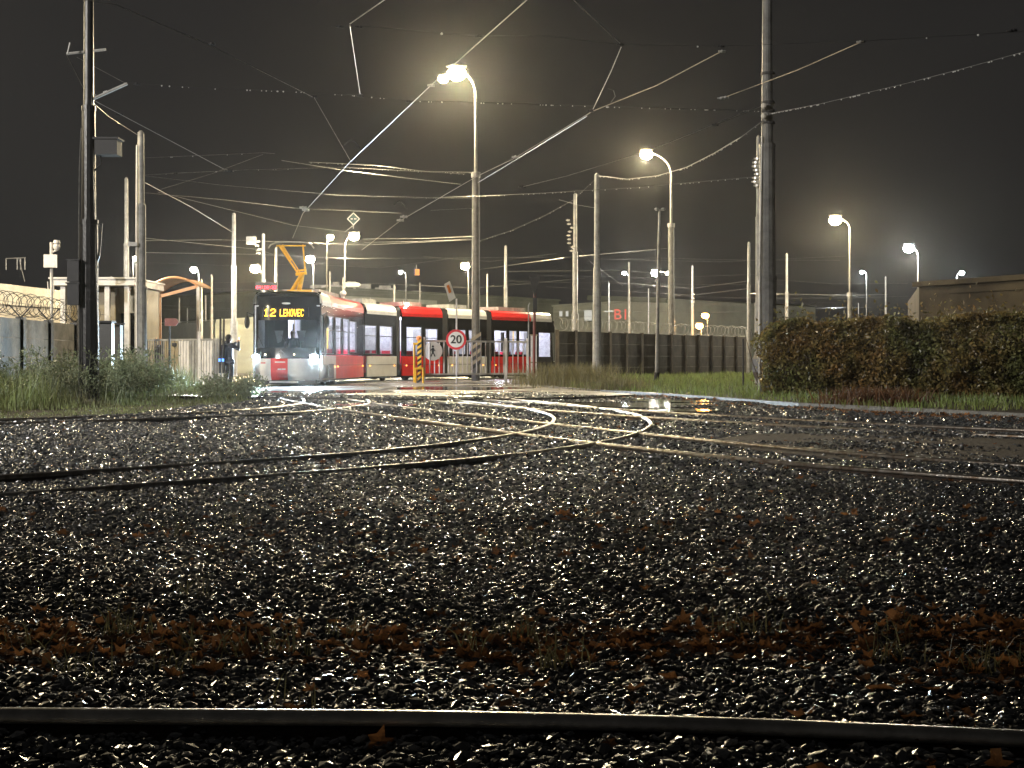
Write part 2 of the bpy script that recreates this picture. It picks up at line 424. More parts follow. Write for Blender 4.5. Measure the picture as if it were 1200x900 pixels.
# ================================================================== TRACKS
def smooth_path(pts, step=.25):
    pts = [Vector(p) for p in pts]; n = len(pts); o_ = []
    for i in range(n-1):
        p0, p1, p2, p3 = pts[max(i-1, 0)], pts[i], pts[i+1], pts[min(i+2, n-1)]
        k = max(2, int((p2-p1).length/step))
        for j in range(k):
            t = j/k
            o_.append(.5*((2*p1)+(-p0+p2)*t+(2*p0-5*p1+4*p2-p3)*t*t+(-p0+3*p1-3*p2+p3)*t**3))
    o_.append(pts[-1]); return o_
def offset(path_, d):
    r_ = []
    for i, p in enumerate(path_):
        t = (path_[min(i+1, len(path_)-1)]-path_[max(i-1, 0)]).normalized()
        r_.append(p+Vector((-t.y, t.x, 0))*d)
    return r_
RAIL_LINES = []
def track(label, ctr, top=.070):
    c = smooth_path([(x, y, 0) for x, y in ctr])
    root = thing('tram_track', label, 'tram track', (c[0].x, c[0].y, 0), 'tram tracks crossing the gravel')
    for sgn in (-1, 1):
        L = offset(c, sgn*.7475); RAIL_LINES.append(L)
        # rail profile: rounded head, web, foot
        prof = [(-.07, -.06), (-.07, -.045), (-.012, -.03), (-.010, top-.045), (-.027, top-.036), (-.029, top-.016), (-.021, top-.007), (-.009, top-.001), (.009, top-.001), (.021, top-.007), (.029, top-.016), (.027, top-.036), (.010, top-.045), (.012, -.03), (.07, -.045), (.07, -.06)]
        for part, sel, mt in (('rail', prof[4:12], 'rail_steel'), ('rail_web', prof, 'rail_rust')):
            if part == 'rail_web': sel = prof[:5]+prof[11:]
            rows = []
            for i, p in enumerate(L):
                t = (L[min(i+1, len(L)-1)]-L[max(i-1, 0)]).normalized(); nn = Vector((-t.y, t.x, 0))
                rows.append([p+nn*a+Vector((0, 0, b)) for a, b in sel])
            mb = MB(); mb.grid(rows)
            if part == 'rail': rail = mb.build('rail', 'rail_worn' if top > .075 else mt, root, smooth=True)
            else: mb.build('rail_web', mt, rail)
    return root
track('nearest track running across the whole foreground', [(-5.0, 3.12), (-1.35, 3.01), (0, 2.96), (1.26, 2.77), (4.5, 2.1)], .08)
track('track curving tightly from the left back round towards the yard gate', [(-9, 5.4), (-3.9, 10.7), (-1.6, 13.2), (-.3, 15.2), (.75, 18.0), (1.35, 21.5), (1.35, 25.5), (.55, 30.0), (-1.0, 35), (-3.0, 41), (-4.6, 46), (-5.6, 52)])
track('track leading from the tram forwards to the right side', [(-8.0, 52), (-7.1, 44.5), (-5.7, 38), (-3.6, 30.5), (-1.3, 24), (.6, 19), (1.95, 15.8), (3.6, 12.9), (6.5, 9.6), (9, 7.2)])
track('track swinging from the far left towards the tram', [(-16, 17.5), (-9, 21.2), (-5.2, 24.8), (-3.9, 30), (-4.6, 36), (-6.4, 43)])
track('track passing straight on behind the loop towards the verge', [(-7.0, 53), (-4.9, 44), (-2.4, 36.6), (.4, 29.3), (2.6, 24.5), (5.4, 20.0), (9, 16)])

# ================================================================== GRAVEL (one heap nobody could count)
def hnoise(x, y):
    return .012*np.sin(x*1.7+1.3*np.sin(y*.9))+.012*np.sin(y*2.3+x*.6)+.006*np.sin(x*5.1+y*3.7)
def point_in_poly(x, y, poly):
    ins = np.zeros(len(x), bool); n = len(poly)
    for i in range(n):
        x1, y1 = poly[i][0], poly[i][1]; x2, y2 = poly[(i+1) % n][0], poly[(i+1) % n][1]
        c = ((y1 > y) != (y2 > y))
        with np.errstate(divide='ignore', invalid='ignore'):
            xi = (x2-x1)*(y-y1)/(y2-y1+1e-12)+x1
        ins ^= c & (x < xi)
    return ins
ico_v, ico_f = None, None
t_ = (1+5**.5)/2
ico_v = np.array([(-1, t_, 0), (1, t_, 0), (-1, -t_, 0), (1, -t_, 0), (0, -1, t_), (0, 1, t_), (0, -1, -t_), (0, 1, -t_), (t_, 0, -1), (t_, 0, 1), (-t_, 0, -1), (-t_, 0, 1)], float)
ico_v /= np.linalg.norm(ico_v[0])
ico_f = np.array([(0, 11, 5), (0, 5, 1), (0, 1, 7), (0, 7, 10), (0, 10, 11), (1, 5, 9), (5, 11, 4), (11, 10, 2), (10, 7, 6), (7, 1, 8), (3, 9, 4), (3, 4, 2), (3, 2, 6), (3, 6, 8), (3, 8, 9), (4, 9, 5), (2, 4, 11), (6, 2, 10), (8, 6, 7), (9, 8, 1)])
oct_v = np.array([(1, 0, 0), (-1, 0, 0), (0, 1, 0), (0, -1, 0), (0, 0, 1), (0, 0, -1)], float)
oct_f = np.array([(0, 2, 4), (2, 1, 4), (1, 3, 4), (3, 0, 4), (2, 0, 5), (1, 2, 5), (3, 1, 5), (0, 3, 5)])
RL = np.array([[a.x+(b.x-a.x)*t, a.y+(b.y-a.y)*t] for L in RAIL_LINES for a, b in zip(L, L[1:]) for t in (0, .25, .5, .75)])
def scatter(y0, y1, dens, half, base_v, base_f, tilt):
    X0 = .40*y1+1.8
    n = int(2*X0*(y1-y0)*dens)
    x = RNG.uniform(-X0, X0, n); y = RNG.uniform(y0, y1, n)
    k = np.abs(x) < .40*y+1.5
    inp = point_in_poly(x, y, [(p[0], p[1]) for p in pav]); edge = .30-.14*(y-36)+.35*np.sin(x*1.1+2*np.sin(y*.7))
    k &= ~(inp & (RNG.random(n) > edge*(y < 44)))
    inp_all = inp
    k &= ~(point_in_poly(x, y, [(p[0], p[1]) for p in path]) & (RNG.random(n) < .80))
    # keep only in front of the kerb
    kk = [(p.x, p.y) for p in kp]
    k &= ~point_in_poly(x, y, kk+[(60, 16), (60, 120), (2, 120)])
    k &= ~point_in_poly(x, y, LEFT_GRASS)
    for a, b, c, d in PUD:
        k &= ~((((x-a)/(c*.8))**2+((y-b)/(d*.8))**2) < 1)
    x, y = x[k], y[k]; inp_all = inp_all[k]
    # clear the rails themselves
    near = np.zeros(len(x), bool)
    cell = {}
    for i, (a, b) in enumerate(RL): cell.setdefault((int(a//.5), int(b//.5)), []).append(i)
    cx, cyy = (x//.5).astype(int), (y//.5).astype(int)
    keys = cx*100000+cyy
    order = np.argsort(keys); ks = keys[order]; st = np.flatnonzero(np.r_[True, ks[1:] != ks[:-1]]); en = np.r_[st[1:], len(ks)]
    for a, b in zip(st, en):
        idx = order[a:b]; i0, j0 = cx[idx[0]], cyy[idx[0]]
        c_ = [q for di in (-1, 0, 1) for dj in (-1, 0, 1) for q in cell.get((i0+di, j0+dj), ())]
        if c_:
            pts = RL[c_]; d2 = ((x[idx, None]-pts[None, :, 0])**2+(y[idx, None]-pts[None, :, 1])**2).min(1)
            near[idx] = (d2 < .085**2) & (RNG.random(len(idx)) < (.98 if j0 < 12 else .96 if j0 < 44 else .7))
    low = near
    n = len(x)
    s = half*np.minimum(RNG.lognormal(0, .45, n), 2.1)
    V = np.repeat(base_v[None], n, 0)*(1+RNG.uniform(-.28, .28, (n, len(base_v), 1)))
    V *= np.stack([s, s*RNG.uniform(.5, .85, n), s*RNG.uniform(.28, .55, n)], 1)[:, None, :]
    rz = RNG.uniform(0, 2*np.pi, n); rx = RNG.normal(0, tilt, n); ry = RNG.normal(0, tilt, n)
    def rot(V, a, i, j):
        c, s_ = np.cos(a)[:, None], np.sin(a)[:, None]; A, B = V[..., i].copy(), V[..., j].copy()
        V[..., i] = c*A-s_*B; V[..., j] = s_*A+c*B
    rot(V, rz, 0, 1); rot(V, rx, 1, 2); rot(V, ry, 0, 2)
    z = hnoise(x, y)+RNG.uniform(-.012, .022, n)+.012
    z = np.where(low, z-.045, z); z = np.where(inp_all, .088+RNG.uniform(0, .008, n), z)
    V += np.stack([x, y, z], 1)[:, None, :]
    Fc = base_f[None]+(np.arange(n)*len(base_v))[:, None, None]
    return V.reshape(-1, 3), Fc.reshape(-1, 3)
LEFT_GRASS = [(G(x, y).x, G(x, y).y) for x, y in ((-260, 498), (0, 497), (60, 493), (110, 489), (150, 487), (200, 481), (250, 476), (296, 472), (306, 466), (290, 458))]+[(-12.5, 55), (-30, 55)]
parts_ = []; off = 0
for args in ((1.9, 6.5, 4800, .0122, ico_v, ico_f, .31), (6.5, 12, 3200, .0138, ico_v, ico_f, .33), (12, 21, 1500, .0185, ico_v, ico_f, .36), (21, 45, 800, .023, oct_v, oct_f, .40)):
    v_, f_ = scatter(*args); parts_.append((v_, f_+off)); off += len(v_)
GV = np.concatenate([p[0] for p in parts_]); GF = np.concatenate([p[1] for p in parts_])
gr = fast_mesh('gravel', GV, GF, 'wet_stone', 3, 'stuff')
tag(gr, 'dark wet crushed stone ballast covering the whole foreground', 'gravel')
# bed under the stones
g = MB(); rows = []
for j in range(90):
    y = 1+j*.5; rows.append([(x, y, float(hnoise(np.float64(x), np.float64(y)))-.012) for x in np.linspace(-24, 24, 100)])
g.grid(rows); tag(g.build('ballast_ground', 'soil'), kind='structure')

# fallen leaves
def maple(n):
    out_ = []
    k = 11
    for i in range(k):
        a = math.pi*(-.5)+2*math.pi*i/k
        r_ = 1.0 if i % 2 == 0 else .48
        out_.append((math.cos(a)*r_, math.sin(a)*r_*.95))
    return np.array(out_)
def leaves(n, gen, size, name, label, m='leaf_litter', zup=.02):
    base = maple(0); k = len(base); V = np.zeros((n, k+1, 3)); s = size*RNG.uniform(.6, 1.35, n)
    V[:, 1:, 0] = base[None, :, 0]; V[:, 1:, 1] = base[None, :, 1]
    V[:, 1:, :2] *= RNG.uniform(.75, 1.1, (n, k, 1))
    r2 = V[..., 0]**2+V[..., 1]**2
    V[..., 2] = RNG.uniform(-.2, .7, (n, 1))*r2*.7+RNG.normal(0, .12, (n, k+1))
    V *= s[:, None, None]
    a = RNG.uniform(0, 6.28, n); c, sn = np.cos(a)[:, None], np.sin(a)[:, None]
    A, B = V[..., 0].copy(), V[..., 1].copy(); V[..., 0] = c*A-sn*B; V[..., 1] = sn*A+c*B
    t = RNG.normal(0, .5, n); c, sn = np.cos(t)[:, None], np.sin(t)[:, None]; A, B = V[..., 1].copy(), V[..., 2].copy(); V[..., 1] = c*A-sn*B; V[..., 2] = sn*A+c*B
    xy = gen(n); z = hnoise(xy[:, 0], xy[:, 1])+zup+RNG.uniform(.0, .02, n)
    V += np.stack([xy[:, 0], xy[:, 1], z], 1)[:, None, :]
    fc = np.array([(0, i+1, (i+1) % k+1) for i in range(k)])
    Fc = fc[None]+(np.arange(n)*(k+1))[:, None, None]
    o = fast_mesh(name, V.reshape(-1, 3), Fc.reshape(-1, 3), m, 3, 'stuff'); tag(o, label, 'leaves'); return o
def gen_leaves(n):
    o_ = []
    while len(o_) < n:
        u = random.random()
        if u < .55:   # the drift between the rails in the foreground
            y = random.gauss(4.95, .20); x = random.uniform(-.42, .42)*y*1.1
            if random.random() > .35+.65*max(0, noise.noise(Vector((x*2.2, 7, 0)))+.45): continue
        elif u < .67:
            y = random.gauss(8.3, .7); x = random.uniform(-.44, .44)*y
            if random.random() > .25+max(0, noise.noise(Vector((x*.9, 3, 0)))+.3): continue
        elif u < .73:
            x = random.gauss(1.75, .3); y = random.gauss(4.4, .25)
        else:
            y = 2.6+22*random.random()**1.3; x = random.uniform(-.44, .44)*y
            if noise.noise(Vector((x*.7, y*.5, 4))) < random.uniform(-.5, .3)-(.2*x/y): continue
        o_.append((x, y))
    return np.array(o_)
leaves(2300, gen_leaves, .036, 'fallen_leaves', 'brown and orange fallen leaves scattered wet over the gravel')
def gen_verge(n):
    o_ = []
    while len(o_) < n:
        t = random.random(); i = min(len(kp)-2, int(t*(len(kp)-1))); f_ = t*(len(kp)-1)-i
        p = kp[i].lerp(kp[i+1], f_); o_.append((p.x+random.gauss(-.2, .5), p.y-abs(random.gauss(0, 1.3))))
    return np.array(o_)
leaves(1500, gen_verge, .05, 'verge_leaves', 'dark red brown leaves drifted along the kerb of the verge')

# ------------------------------------------------------------------ grasses
def blades(n, gen, hmin, hmax, width, name, label, m, lean=.35, zb=0, cat='grass'):
    xy = gen(n); n = len(xy)
    h = RNG.uniform(hmin, hmax, n)*xy[:, 2] if xy.shape[1] > 2 else RNG.uniform(hmin, hmax, n)
    a = RNG.uniform(0, 6.28, n); dx, dy = np.cos(a), np.sin(a)
    ln = np.abs(RNG.normal(0, lean, n)); wd = width*RNG.uniform(.6, 1.3, n)
    b = RNG.uniform(0, 6.28, n); px_, py_ = np.cos(b)*wd, np.sin(b)*wd
    V = np.zeros((n, 7, 3)); x, y = xy[:, 0], xy[:, 1]
    for i, (t, w_) in enumerate(((0, 1), (.4, .9), (.75, .6))):
        cx = x+dx*ln*h*t**2; cyy = y+dy*ln*h*t**2; z = zb+h*t*(1-.12*ln*t)
        V[:, i*2] = np.stack([cx-px_*w_, cyy-py_*w_, z], 1); V[:, i*2+1] = np.stack([cx+px_*w_, cyy+py_*w_, z], 1)
    V[:, 6] = np.stack([x+dx*ln*h, y+dy*ln*h, zb+h*(1-.25*ln)], 1)
    fc = np.array([(0, 1, 3), (0, 3, 2), (2, 3, 5), (2, 5, 4), (4, 5, 6)])
    Fc = fc[None]+(np.arange(n)*7)[:, None, None]
    o = fast_mesh(name, V.reshape(-1, 3), Fc.reshape(-1, 3), m, 3, 'stuff'); tag(o, label, cat); return o
def gen_left(clump, front_fade):
    def g_(n):
        o_ = []
        poly = LEFT_GRASS; xs = [p[0] for p in poly]; ys = [p[1] for p in poly]
        while len(o_) < n:
            m_ = 4000
            x = RNG.uniform(-20, -6.5, m_); y = RNG.uniform(21, 46, m_)
            k = point_in_poly(x, y, poly)
            for a, b in zip(x[k], y[k]):
                c = noise.noise(Vector((a*.8, b*.45, clump)))
                if c < random.uniform(-.45, .25): continue
                # low at the gravel edge, taller towards the wall
                edge = min(1, max(.18, (b-(22.2+max(0, a+9.5)*.95*0))/5.5)) if a < -9.5 else min(1, max(.2, (b-25-(a+9.5)*2.8)/5))
                if a > -9.8: edge *= max(.28, .6-.35*(a+9.8))
                o_.append((a, b, edge*(1+.5*c)))
        return np.array(o_[:n])
    return g_
blades(26000, gen_left(2, 1), .35, .95, .007, 'tall_grass', 'tall wet green weeds and grass in front of the concrete wall', 'grass', .4)
blades(15000, gen_left(7, 1), .12, .35, .010, 'short_grass', 'low tangled grass at the edge of the gravel on the left', 'grass', .7)
# branching pale weeds
def weeds():
    V = []; Fc = []
    mb = MB()
    spots = []
    for _ in range(420):
        u = random.random()
        if u < .55: X, Y = random.uniform(-10.6, -8.4), random.uniform(31, 36)
        elif u < .72: X, Y = random.uniform(-7.7, -6.2), random.uniform(33, 37)
        else: X, Y = random.uniform(-16, -9.5), random.uniform(26.5, 38)
        spots.append((X, Y))
    for X, Y in spots:
        h = random.uniform(.6, 1.25); d = Vector((random.gauss(0, .18), random.gauss(0, .18), 1))
        if X > -8: h *= .5
        base = Vector((X, Y, .02)); mb.tube([base, base+d*h*.5, base+d*h+Vector((random.gauss(0, .08), 0, 0))], [.006, .005, .003], 3, False)
        for k in range(random.randint(9, 16)):
            t = random.uniform(.25, 1); p = base+d*h*t; a = random.uniform(0, 6.28); L = random.uniform(.1, .28)*(1.2-t*.5)
            q = p+Vector((math.cos(a)*L, math.sin(a)*L, L*random.uniform(.3, 1)))
            mb.tube([p, q], [.0035, .002], 3, False)
            for _ in range(6):
                c = p.lerp(q, random.uniform(.2, 1.05)); s = random.uniform(.015, .04)
                v1 = Vector((random.gauss(0, 1), random.gauss(0, 1), random.gauss(0, 1))).normalized()*s; v2 = v1.orthogonal().normalized()*s*.45
                mb.add([c-v1, c+v2, c+v1, c-v2], [(0, 1, 2, 3)])
    tag(mb.build('weeds', 'pale_weed'), 'pale branching weeds with small seed heads around the dark pole', 'weeds', kind='stuff')
weeds()
def gen_strip(n):
    o_ = []
    while len(o_) < n:
        x = random.uniform(1.6, 17); y = random.uniform(26, 96)
        sx = 600+x/y*F; sy = HY+F/y
        if sx < 622 or sx > 1290: continue
        # between the kerb and the dark wall
        if sx < 690: lim = 452+ (sx-622)*.11
        else: lim = 459.5+(sx-690)*.071
        if sy > lim: continue
        if random.random() < (y-30)/150: continue
        o_.append((x, y, .5 if sx > 890 else .75+.5*noise.noise(Vector((x, y*.3, 1)))))
    return np.array(o_)
blades(36000, gen_strip, .10, .42, .010, 'verge_grass', 'bright green verge grass below the dark wall and beside the kerb', 'verge', .5, .07)
def gen_tuft(n):
    o_ = []
    for _ in range(n):
        t = random.random()
        if t < .75: o_.append((random.gauss(2.25, .9), random.gauss(53, 3.0), 1.6))
        else: o_.append((random.gauss(3.2, .5), random.gauss(43.5, .7), .8))
    return np.array(o_)
blades(3500, gen_tuft, .2, .65, .008, 'rough_grass', 'rough brownish tufts at the foot of the back of the triangular sign', 'stalk', .5, .05)
# sprigs growing between the stones in the foreground
def sprigs(n):
    o_ = []
    while len(o_) < n:
        c = random.choice(SP); o_.append((c[0]+random.gauss(0, .05), c[1]+random.gauss(0, .04)))
    return np.array(o_)
SP = [(random.uniform(-2.2, 2.4), random.gauss(4.8, .25)) for _ in range(26)]+[(-.62, 4.02), (1.55, 4.5), (1.75, 4.4), (1.6, 4.3)]+[(random.uniform(-3, 4), random.uniform(5, 9)) for _ in range(10)]
blades(900, sprigs, .04, .15, .0022, 'sprigs', 'thin dry sprigs poking up between stones and leaves in the foreground', 'stalk', .8, .01, 'weeds')
# brown scrub at the kerb in front of the hedge
def gen_scrub(n):
    return np.array([(random.gauss(7.6, .5)+0*1, random.gauss(29.8, .5), 1) for _ in range(n)])
blades(1500, gen_scrub, .15, .5, .012, 'scrub', 'small reddish brown scrub at the kerb in front of the hedge', 'twig_leaf', .8, .04, 'scrub')

# ================================================================== HAZE (thin night mist that makes halos round the lamps)
if HAZE:
    g = MB(); g.box((0, 480, 29), (1100, 1040, 64))
    hz = g.build('haze', 'soil'); tag(hz, 'thin night mist hanging over the whole yard', 'haze', kind='stuff')
    m = bpy.data.materials.new('haze'); m.use_nodes = True; n = m.node_tree; n.nodes.clear()
    o = n.nodes.new('ShaderNodeOutputMaterial'); v = n.nodes.new('ShaderNodeVolumePrincipled')
    v.inputs['Color'].default_value = (.9, .9, .88, 1); v.inputs['Density'].default_value = HAZE; v.inputs['Anisotropy'].default_value = .92
    n.links.new(v.outputs[0], o.inputs['Volume']); hz.data.materials.clear(); hz.data.materials.append(m)

# ================================================================== TRAM
GZ = .10        # top of rail
tram = thing('tram', 'red, silver and black articulated tram with lit windows and headlights, leaving the yard gate', 'tram', (-8.0, 50, 0))
class Sec:
    def __init__(s, a, b, w_=2.48):
        s.o = Vector((a[0], a[1], 0)); d = Vector((b[0]-a[0], b[1]-a[1], 0)); s.L = d.length; s.u = d.normalized()
        s.n = Vector((s.u.y, -s.u.x, 0)); s.w = w_
    def p(s, l, d, z): return s.o+s.u*l-s.n*d+Vector((0, 0, z))
    def lx(s, px):
        k = (px-600)/F; return (k*s.o.y-s.o.x)/(s.u.x-k*s.u.y)
    def box(s, mb, l0, l1, d0, d1, z0, z1):
        vs = [s.p(l, d, z) for l in (l0, l1) for d in (d0, d1) for z in (z0, z1)]
        mb.add(vs, [(0, 1, 3, 2), (4, 6, 7, 5), (0, 4, 5, 1), (2, 3, 7, 6), (0, 2, 6, 4), (1, 5, 7, 3)])
def holes_wall(sec, mb, l0, l1, z0, z1, d0, d1, holes):
    ls = sorted({l0, l1, *[h[0] for h in holes], *[h[1] for h in holes]}); zs = sorted({z0, z1, *[h[2] for h in holes], *[h[3] for h in holes]})
    for i in range(len(ls)-1):
        a, b = ls[i], ls[i+1]; run = None
        for j in range(len(zs)-1):
            c, d = zs[j], zs[j+1]
            inside = any(h[0]-1e-6 <= a and b <= h[1]+1e-6 and h[2]-1e-6 <= c and d <= h[3]+1e-6 for h in holes)
            if inside:
                if run: sec.box(mb, a, b, d0, d1, run[0], run[1]); run = None
            else: run = (run[0], d) if run else (c, d)
        if run: sec.box(mb, a, b, d0, d1, run[0], run[1])
Z0, Z1, Z2, Z3 = .30, 1.18, 3.02, 3.42
def section(sec, roof_cols, low_cols, wins, far_wins=True, name='car_section', light=55, gangway=True):
    L = sec.L; W_ = sec.w
    body = MB()
    holes = [(a, b, z0, z1) for a, b, z0, z1 in wins]
    holes_wall(sec, body, 0, L, Z1, Z2, 0, .05, holes)
    # the other long side, with its own windows
    fh = [(a, b, 1.45, 2.45) for a, b in ((L*(i+.12)/max(1, round(L/1.5)), L*(i+.12+.26)/max(1, round(L/1.5))) for i in range(max(1, round(L/1.5))))] if far_wins else []
    holes_wall(sec, body, 0, L, Z1, Z2, W_-.05, W_, fh)
    for l in (.0, L-.05): sec.box(body, l, l+.05, .05, W_-.05, 2.97, 3.02)
    part = body.build(name, 'tram_black', tram)
    # lower panels, both sides
    for l0, l1, m in low_cols:
        mb = MB(); sec.box(mb, l0+.012, l1-.012, -.012, .05, Z0, Z1-.012); mb.build('lower_panel', m, part); mb = MB(); sec.box(mb, l0+.012, l1-.012, W_-.05, W_+.012, Z0, Z1-.012)
        # access hatch line and a small marker lamp
        mb.build('lower_panel', m, part)
        k = MB(); sec.box(k, l0+.06, l1-.06, -.016, -.012, Z0+.5, Z0+.515); k.build('panel_joint', 'tram_dark', part)
        for q in (l0+.3, l1-.3):
            k = MB(); k.ball(sec.p(q, -.02, Z0+.46), .035); k.build('marker_lamp', 'marker_amber', part)
    # roof panels: inclined band, then the top
    for l0, l1, m in roof_cols:
        mb = MB()
        prof = [(-.012, Z2), (-.012, Z2+.10), (.06, Z3-.10), (.20, Z3), (W_/2, Z3+.05), (W_-.20, Z3), (W_-.06, Z3-.10), (W_+.012, Z2+.10), (W_+.012, Z2)]
        mb.grid([[sec.p(l, d, z) for d, z in prof] for l in (l0+.01, l1-.01)])
        mb.grid([[sec.p(l, d, z-.06) for d, z in prof] for l in (l1-.01, l0+.01)])
        mb.build('roof_panel', m, part)
    if L > 2.5:
        mb = MB(); sec.box(mb, L*.25, L*.7, .55, W_-.55, Z3+.04, Z3+.22); mb.build('roof_box', 'grey_paint', part)
    # windows with frames and glass
    for a, b, z0, z1 in holes:
        k = MB(); sec.box(k, a, b, .018, .024, z0, z1); gl = k.build('window', 'clear_glass', part)
        k = MB(); t = .03
        sec.box(k, a, a+t, -.006, .03, z0, z1); sec.box(k, b-t, b, -.006, .03, z0, z1); sec.box(k, a+t, b-t, -.006, .03, z0, z0+t); sec.box(k, a+t, b-t, -.006, .03, z1-t, z1)
        if z0 > 1 and b-a > .6: sec.box(k, a+t, b-t, -.004, .028, z0+(z1-z0)*.62, z0+(z1-z0)*.62+.03)
        k.build('window_frame', 'tram_dark', gl)
    for a, b, z0, z1 in fh:
        k = MB(); sec.box(k, a, b, W_-.03, W_-.022, z0, z1); k.build('window', 'clear_glass', part)
    # interior: floor, pale lining, ceiling, seats, grab poles
    k = MB(); sec.box(k, .02, L-.02, .06, W_-.06, .40, .46); k.build('cabin_floor', 'tram_dark', part)
    k = MB(); holes_wall(sec, k, .02, L-.02, .47, 2.95, W_-.09, W_-.055, fh)
    sec.box(k, .02, L-.02, .06, W_-.06, 2.92, 2.96)
    k.build('lining', 'lining', part)
    k = MB(); sec.box(k, L-.07, L-.03, .06, W_-.06, .47, 2.92); bh = k.build('bulkhead', 'lining', part)
    k = MB(); sec.box(k, L-.085, L-.07, W_/2-.45, W_/2+.45, .47, 2.45); k.build('gangway_door', 'grey_paint', bh)
    for d in (.55, W_-.55):
        k = MB(); sec.box(k, .15, L-.15, d-.07, d+.07, 2.885, 2.91); k.build('ceiling_light', 'ceiling_light', part)
    ns_ = max(1, int(L/1.0))
    for i in range(ns_):
        l = L*(i+.5)/ns_
        for d in (.36, W_-.42):
            if random.random() < .18: continue
            k = MB(); sec.box(k, l-.2, l+.22, d-.2, d+.2, .80, .88); sec.box(k, l+.16, l+.24, d-.2, d+.2, .88, 1.42); sec.box(k, l-.1, l+.1, d-.08, d+.08, .46, .80)
            k.build('seat', 'seat_red', part)
    for i in range(max(1, int(L/1.2))):
        l = L*(i+.3)/max(1, int(L/1.2)); k = MB(); k.tube([sec.p(l, .85+.5*(i % 2), .46), sec.p(l, .85+.5*(i % 2), 2.9)], .018, 6); k.build('grab_pole', 'yellow_paint' if i % 3 else 'white_paint', part)
    # skirt and running gear in the dark below
    k = MB(); sec.box(k, .05, L-.05, .12, W_-.12, .22, .40); k.build('underframe', 'tram_dark', part)
    a = point_lamp('cabin_light', sec.p(L/2, W_/2, 2.7), light*L*1.9, (.92, .93, 1), tram, .25)
    return part
def wheels(sec, ls):
    for l in ls:
        for d in (.30, sec.w-.30):
            k = MB(); c = sec.p(l, d, GZ+.30); k.tube([c-sec.n*.06, c+sec.n*.06], .30, 20); k.build('wheel', 'dark_metal', tram)
def bellows(sec, l0, l1):
    k = MB(); N = 7
    for i in range(N):
        a = l0+(l1-l0)*i/N; b = l0+(l1-l0)*(i+.62)/N; sec.box(k, a, b, .02, sec.w-.02, .35, 3.36)
    sec.box(k, l0, l1, .08, sec.w-.08, .38, 3.30)
    k.build('bellows', 'bellows', tram)

s1 = Sec((-6.78, 50.6), (-6.22, 59.4)); s2 = Sec((-6.12, 59.75), (-5.12, 62.9)); s3 = Sec((-4.92, 63.35), (-3.22, 65.75))
s4 = Sec((-2.98, 66.1), (-1.22, 68.5)); s5 = Sec((-.98, 68.85), (2.05, 73.2))
x = s1.lx
section(s1, [(0.02, x(388), 'tram_silver'), (x(388), s1.L, 'tram_red')], [(0.02, x(393.5), 'tram_silver'), (x(393.5), s1.L, 'tram_red')],
        [(x(376.5), x(380), 1.3, 2.6), (x(382), x(391), 1.22, 2.62), (x(393.3), x(400.5), .62, 2.62) if 0 else (x(393.3), x(400.5), 1.20, 2.62), (x(402), x(408.8), 1.20, 2.62), (x(409.6), x(417.5), 1.30, 2.55)], light=150)
x = s2.lx
section(s2, [(0, s2.L, 'tram_silver')], [(0, s2.L, 'tram_silver')], [(x(427.3), x(441.5), 1.25, 2.48), (x(444.8), x(460), 1.25, 2.48)])
x = s3.lx
section(s3, [(0, s3.L, 'tram_red')], [(0, s3.L, 'tram_red')], [(x(476), x(494.5), 1.19, 2.50), (x(498.5), x(513), 1.25, 2.44)])
x = s4.lx
section(s4, [(0, s4.L, 'tram_silver')], [(0, s4.L, 'tram_silver')], [(x(530), x(546), 1.25, 2.44), (x(549), x(562), 1.25, 2.44)])
x = s5.lx
section(s5, [(0, x(622), 'tram_red'), (x(622), s5.L, 'tram_silver')], [(0, x(622), 'tram_red'), (x(622), s5.L, 'tram_dark')],
        [(x(579), x(594), 1.25, 2.46), (x(596.5), x(606), 1.25, 2.46), (x(608), x(618.5), 1.25, 2.46), (x(631), x(650), .95, 2.42)])
bellows(s1, s1.L+.0, s1.L+.38); bellows(s2, s2.L, s2.L+.48); bellows(s3, s3.L, s3.L+.42); bellows(s4, s4.L, s4.L+.42)
wheels(s1, (1.7, 3.5)); wheels(s2, (2.4,)); wheels(s3, (.6,)); wheels(s5, (1.2, 3.2))
# tapered tail
k = MB(); k.grid([[s5.p(s5.L+e_, d, z) for d in (.0+i_, s5.w/2, s5.w-i_)] for e_, i_, z in ((0, 0, .3), (.3, .1, .4), (.4, .2, 1.3), (.25, .2, 2.9), (0, .1, 3.4))])
k.build('tail_panel', 'tram_black', tram)

# --- cab: a rounded nose lofted row by row
NW = s1.w
def nose(t, z, off=0):   # t in -1 (right side) .. 1 (left side)
    # forward reach at the middle by height
    prof = [(.28, .52), (.45, .60), (1.05, .62), (1.2, .60), (1.5, .54), (2.35, .36), (2.95, .22), (3.2, .10), (3.36, -.10), (3.44, -.45)]
    f = prof[-1][1]
    for (za, fa), (zb, fb) in zip(prof, prof[1:]):
        if za <= z <= zb: f = fa+(fb-fa)*(z-za)/(zb-za); break
    if z < prof[0][0]: f = prof[0][1]
    k_ = abs(t)**3.2
    wide = 1-.05*max(0, (z-2.6))/.8-.04*max(0, .6-z)
    reach = f*(1-k_)-.16*k_+off
    # shape in plan: corners turn back to meet the sides
    return s1.p(-reach, NW/2+t*NW/2*wide, z)
def nose_patch(name, m, t0, t1, zs, off, parent, nt_=25, thick=True):
    k = MB(); ts = [t0+(t1-t0)*i/(nt_-1) for i in range(nt_)]
    k.grid([[nose(t, z, off) for t in ts] for z in zs])
    if thick: k.grid([[nose(t, z, off-.03) for t in ts] for z in zs[::-1]])
    return k.build(name, m, parent, smooth=True)
cab = nose_patch('cab_front', 'tram_black', -1, 1, [1.06, 1.2, 1.44], 0, tram)
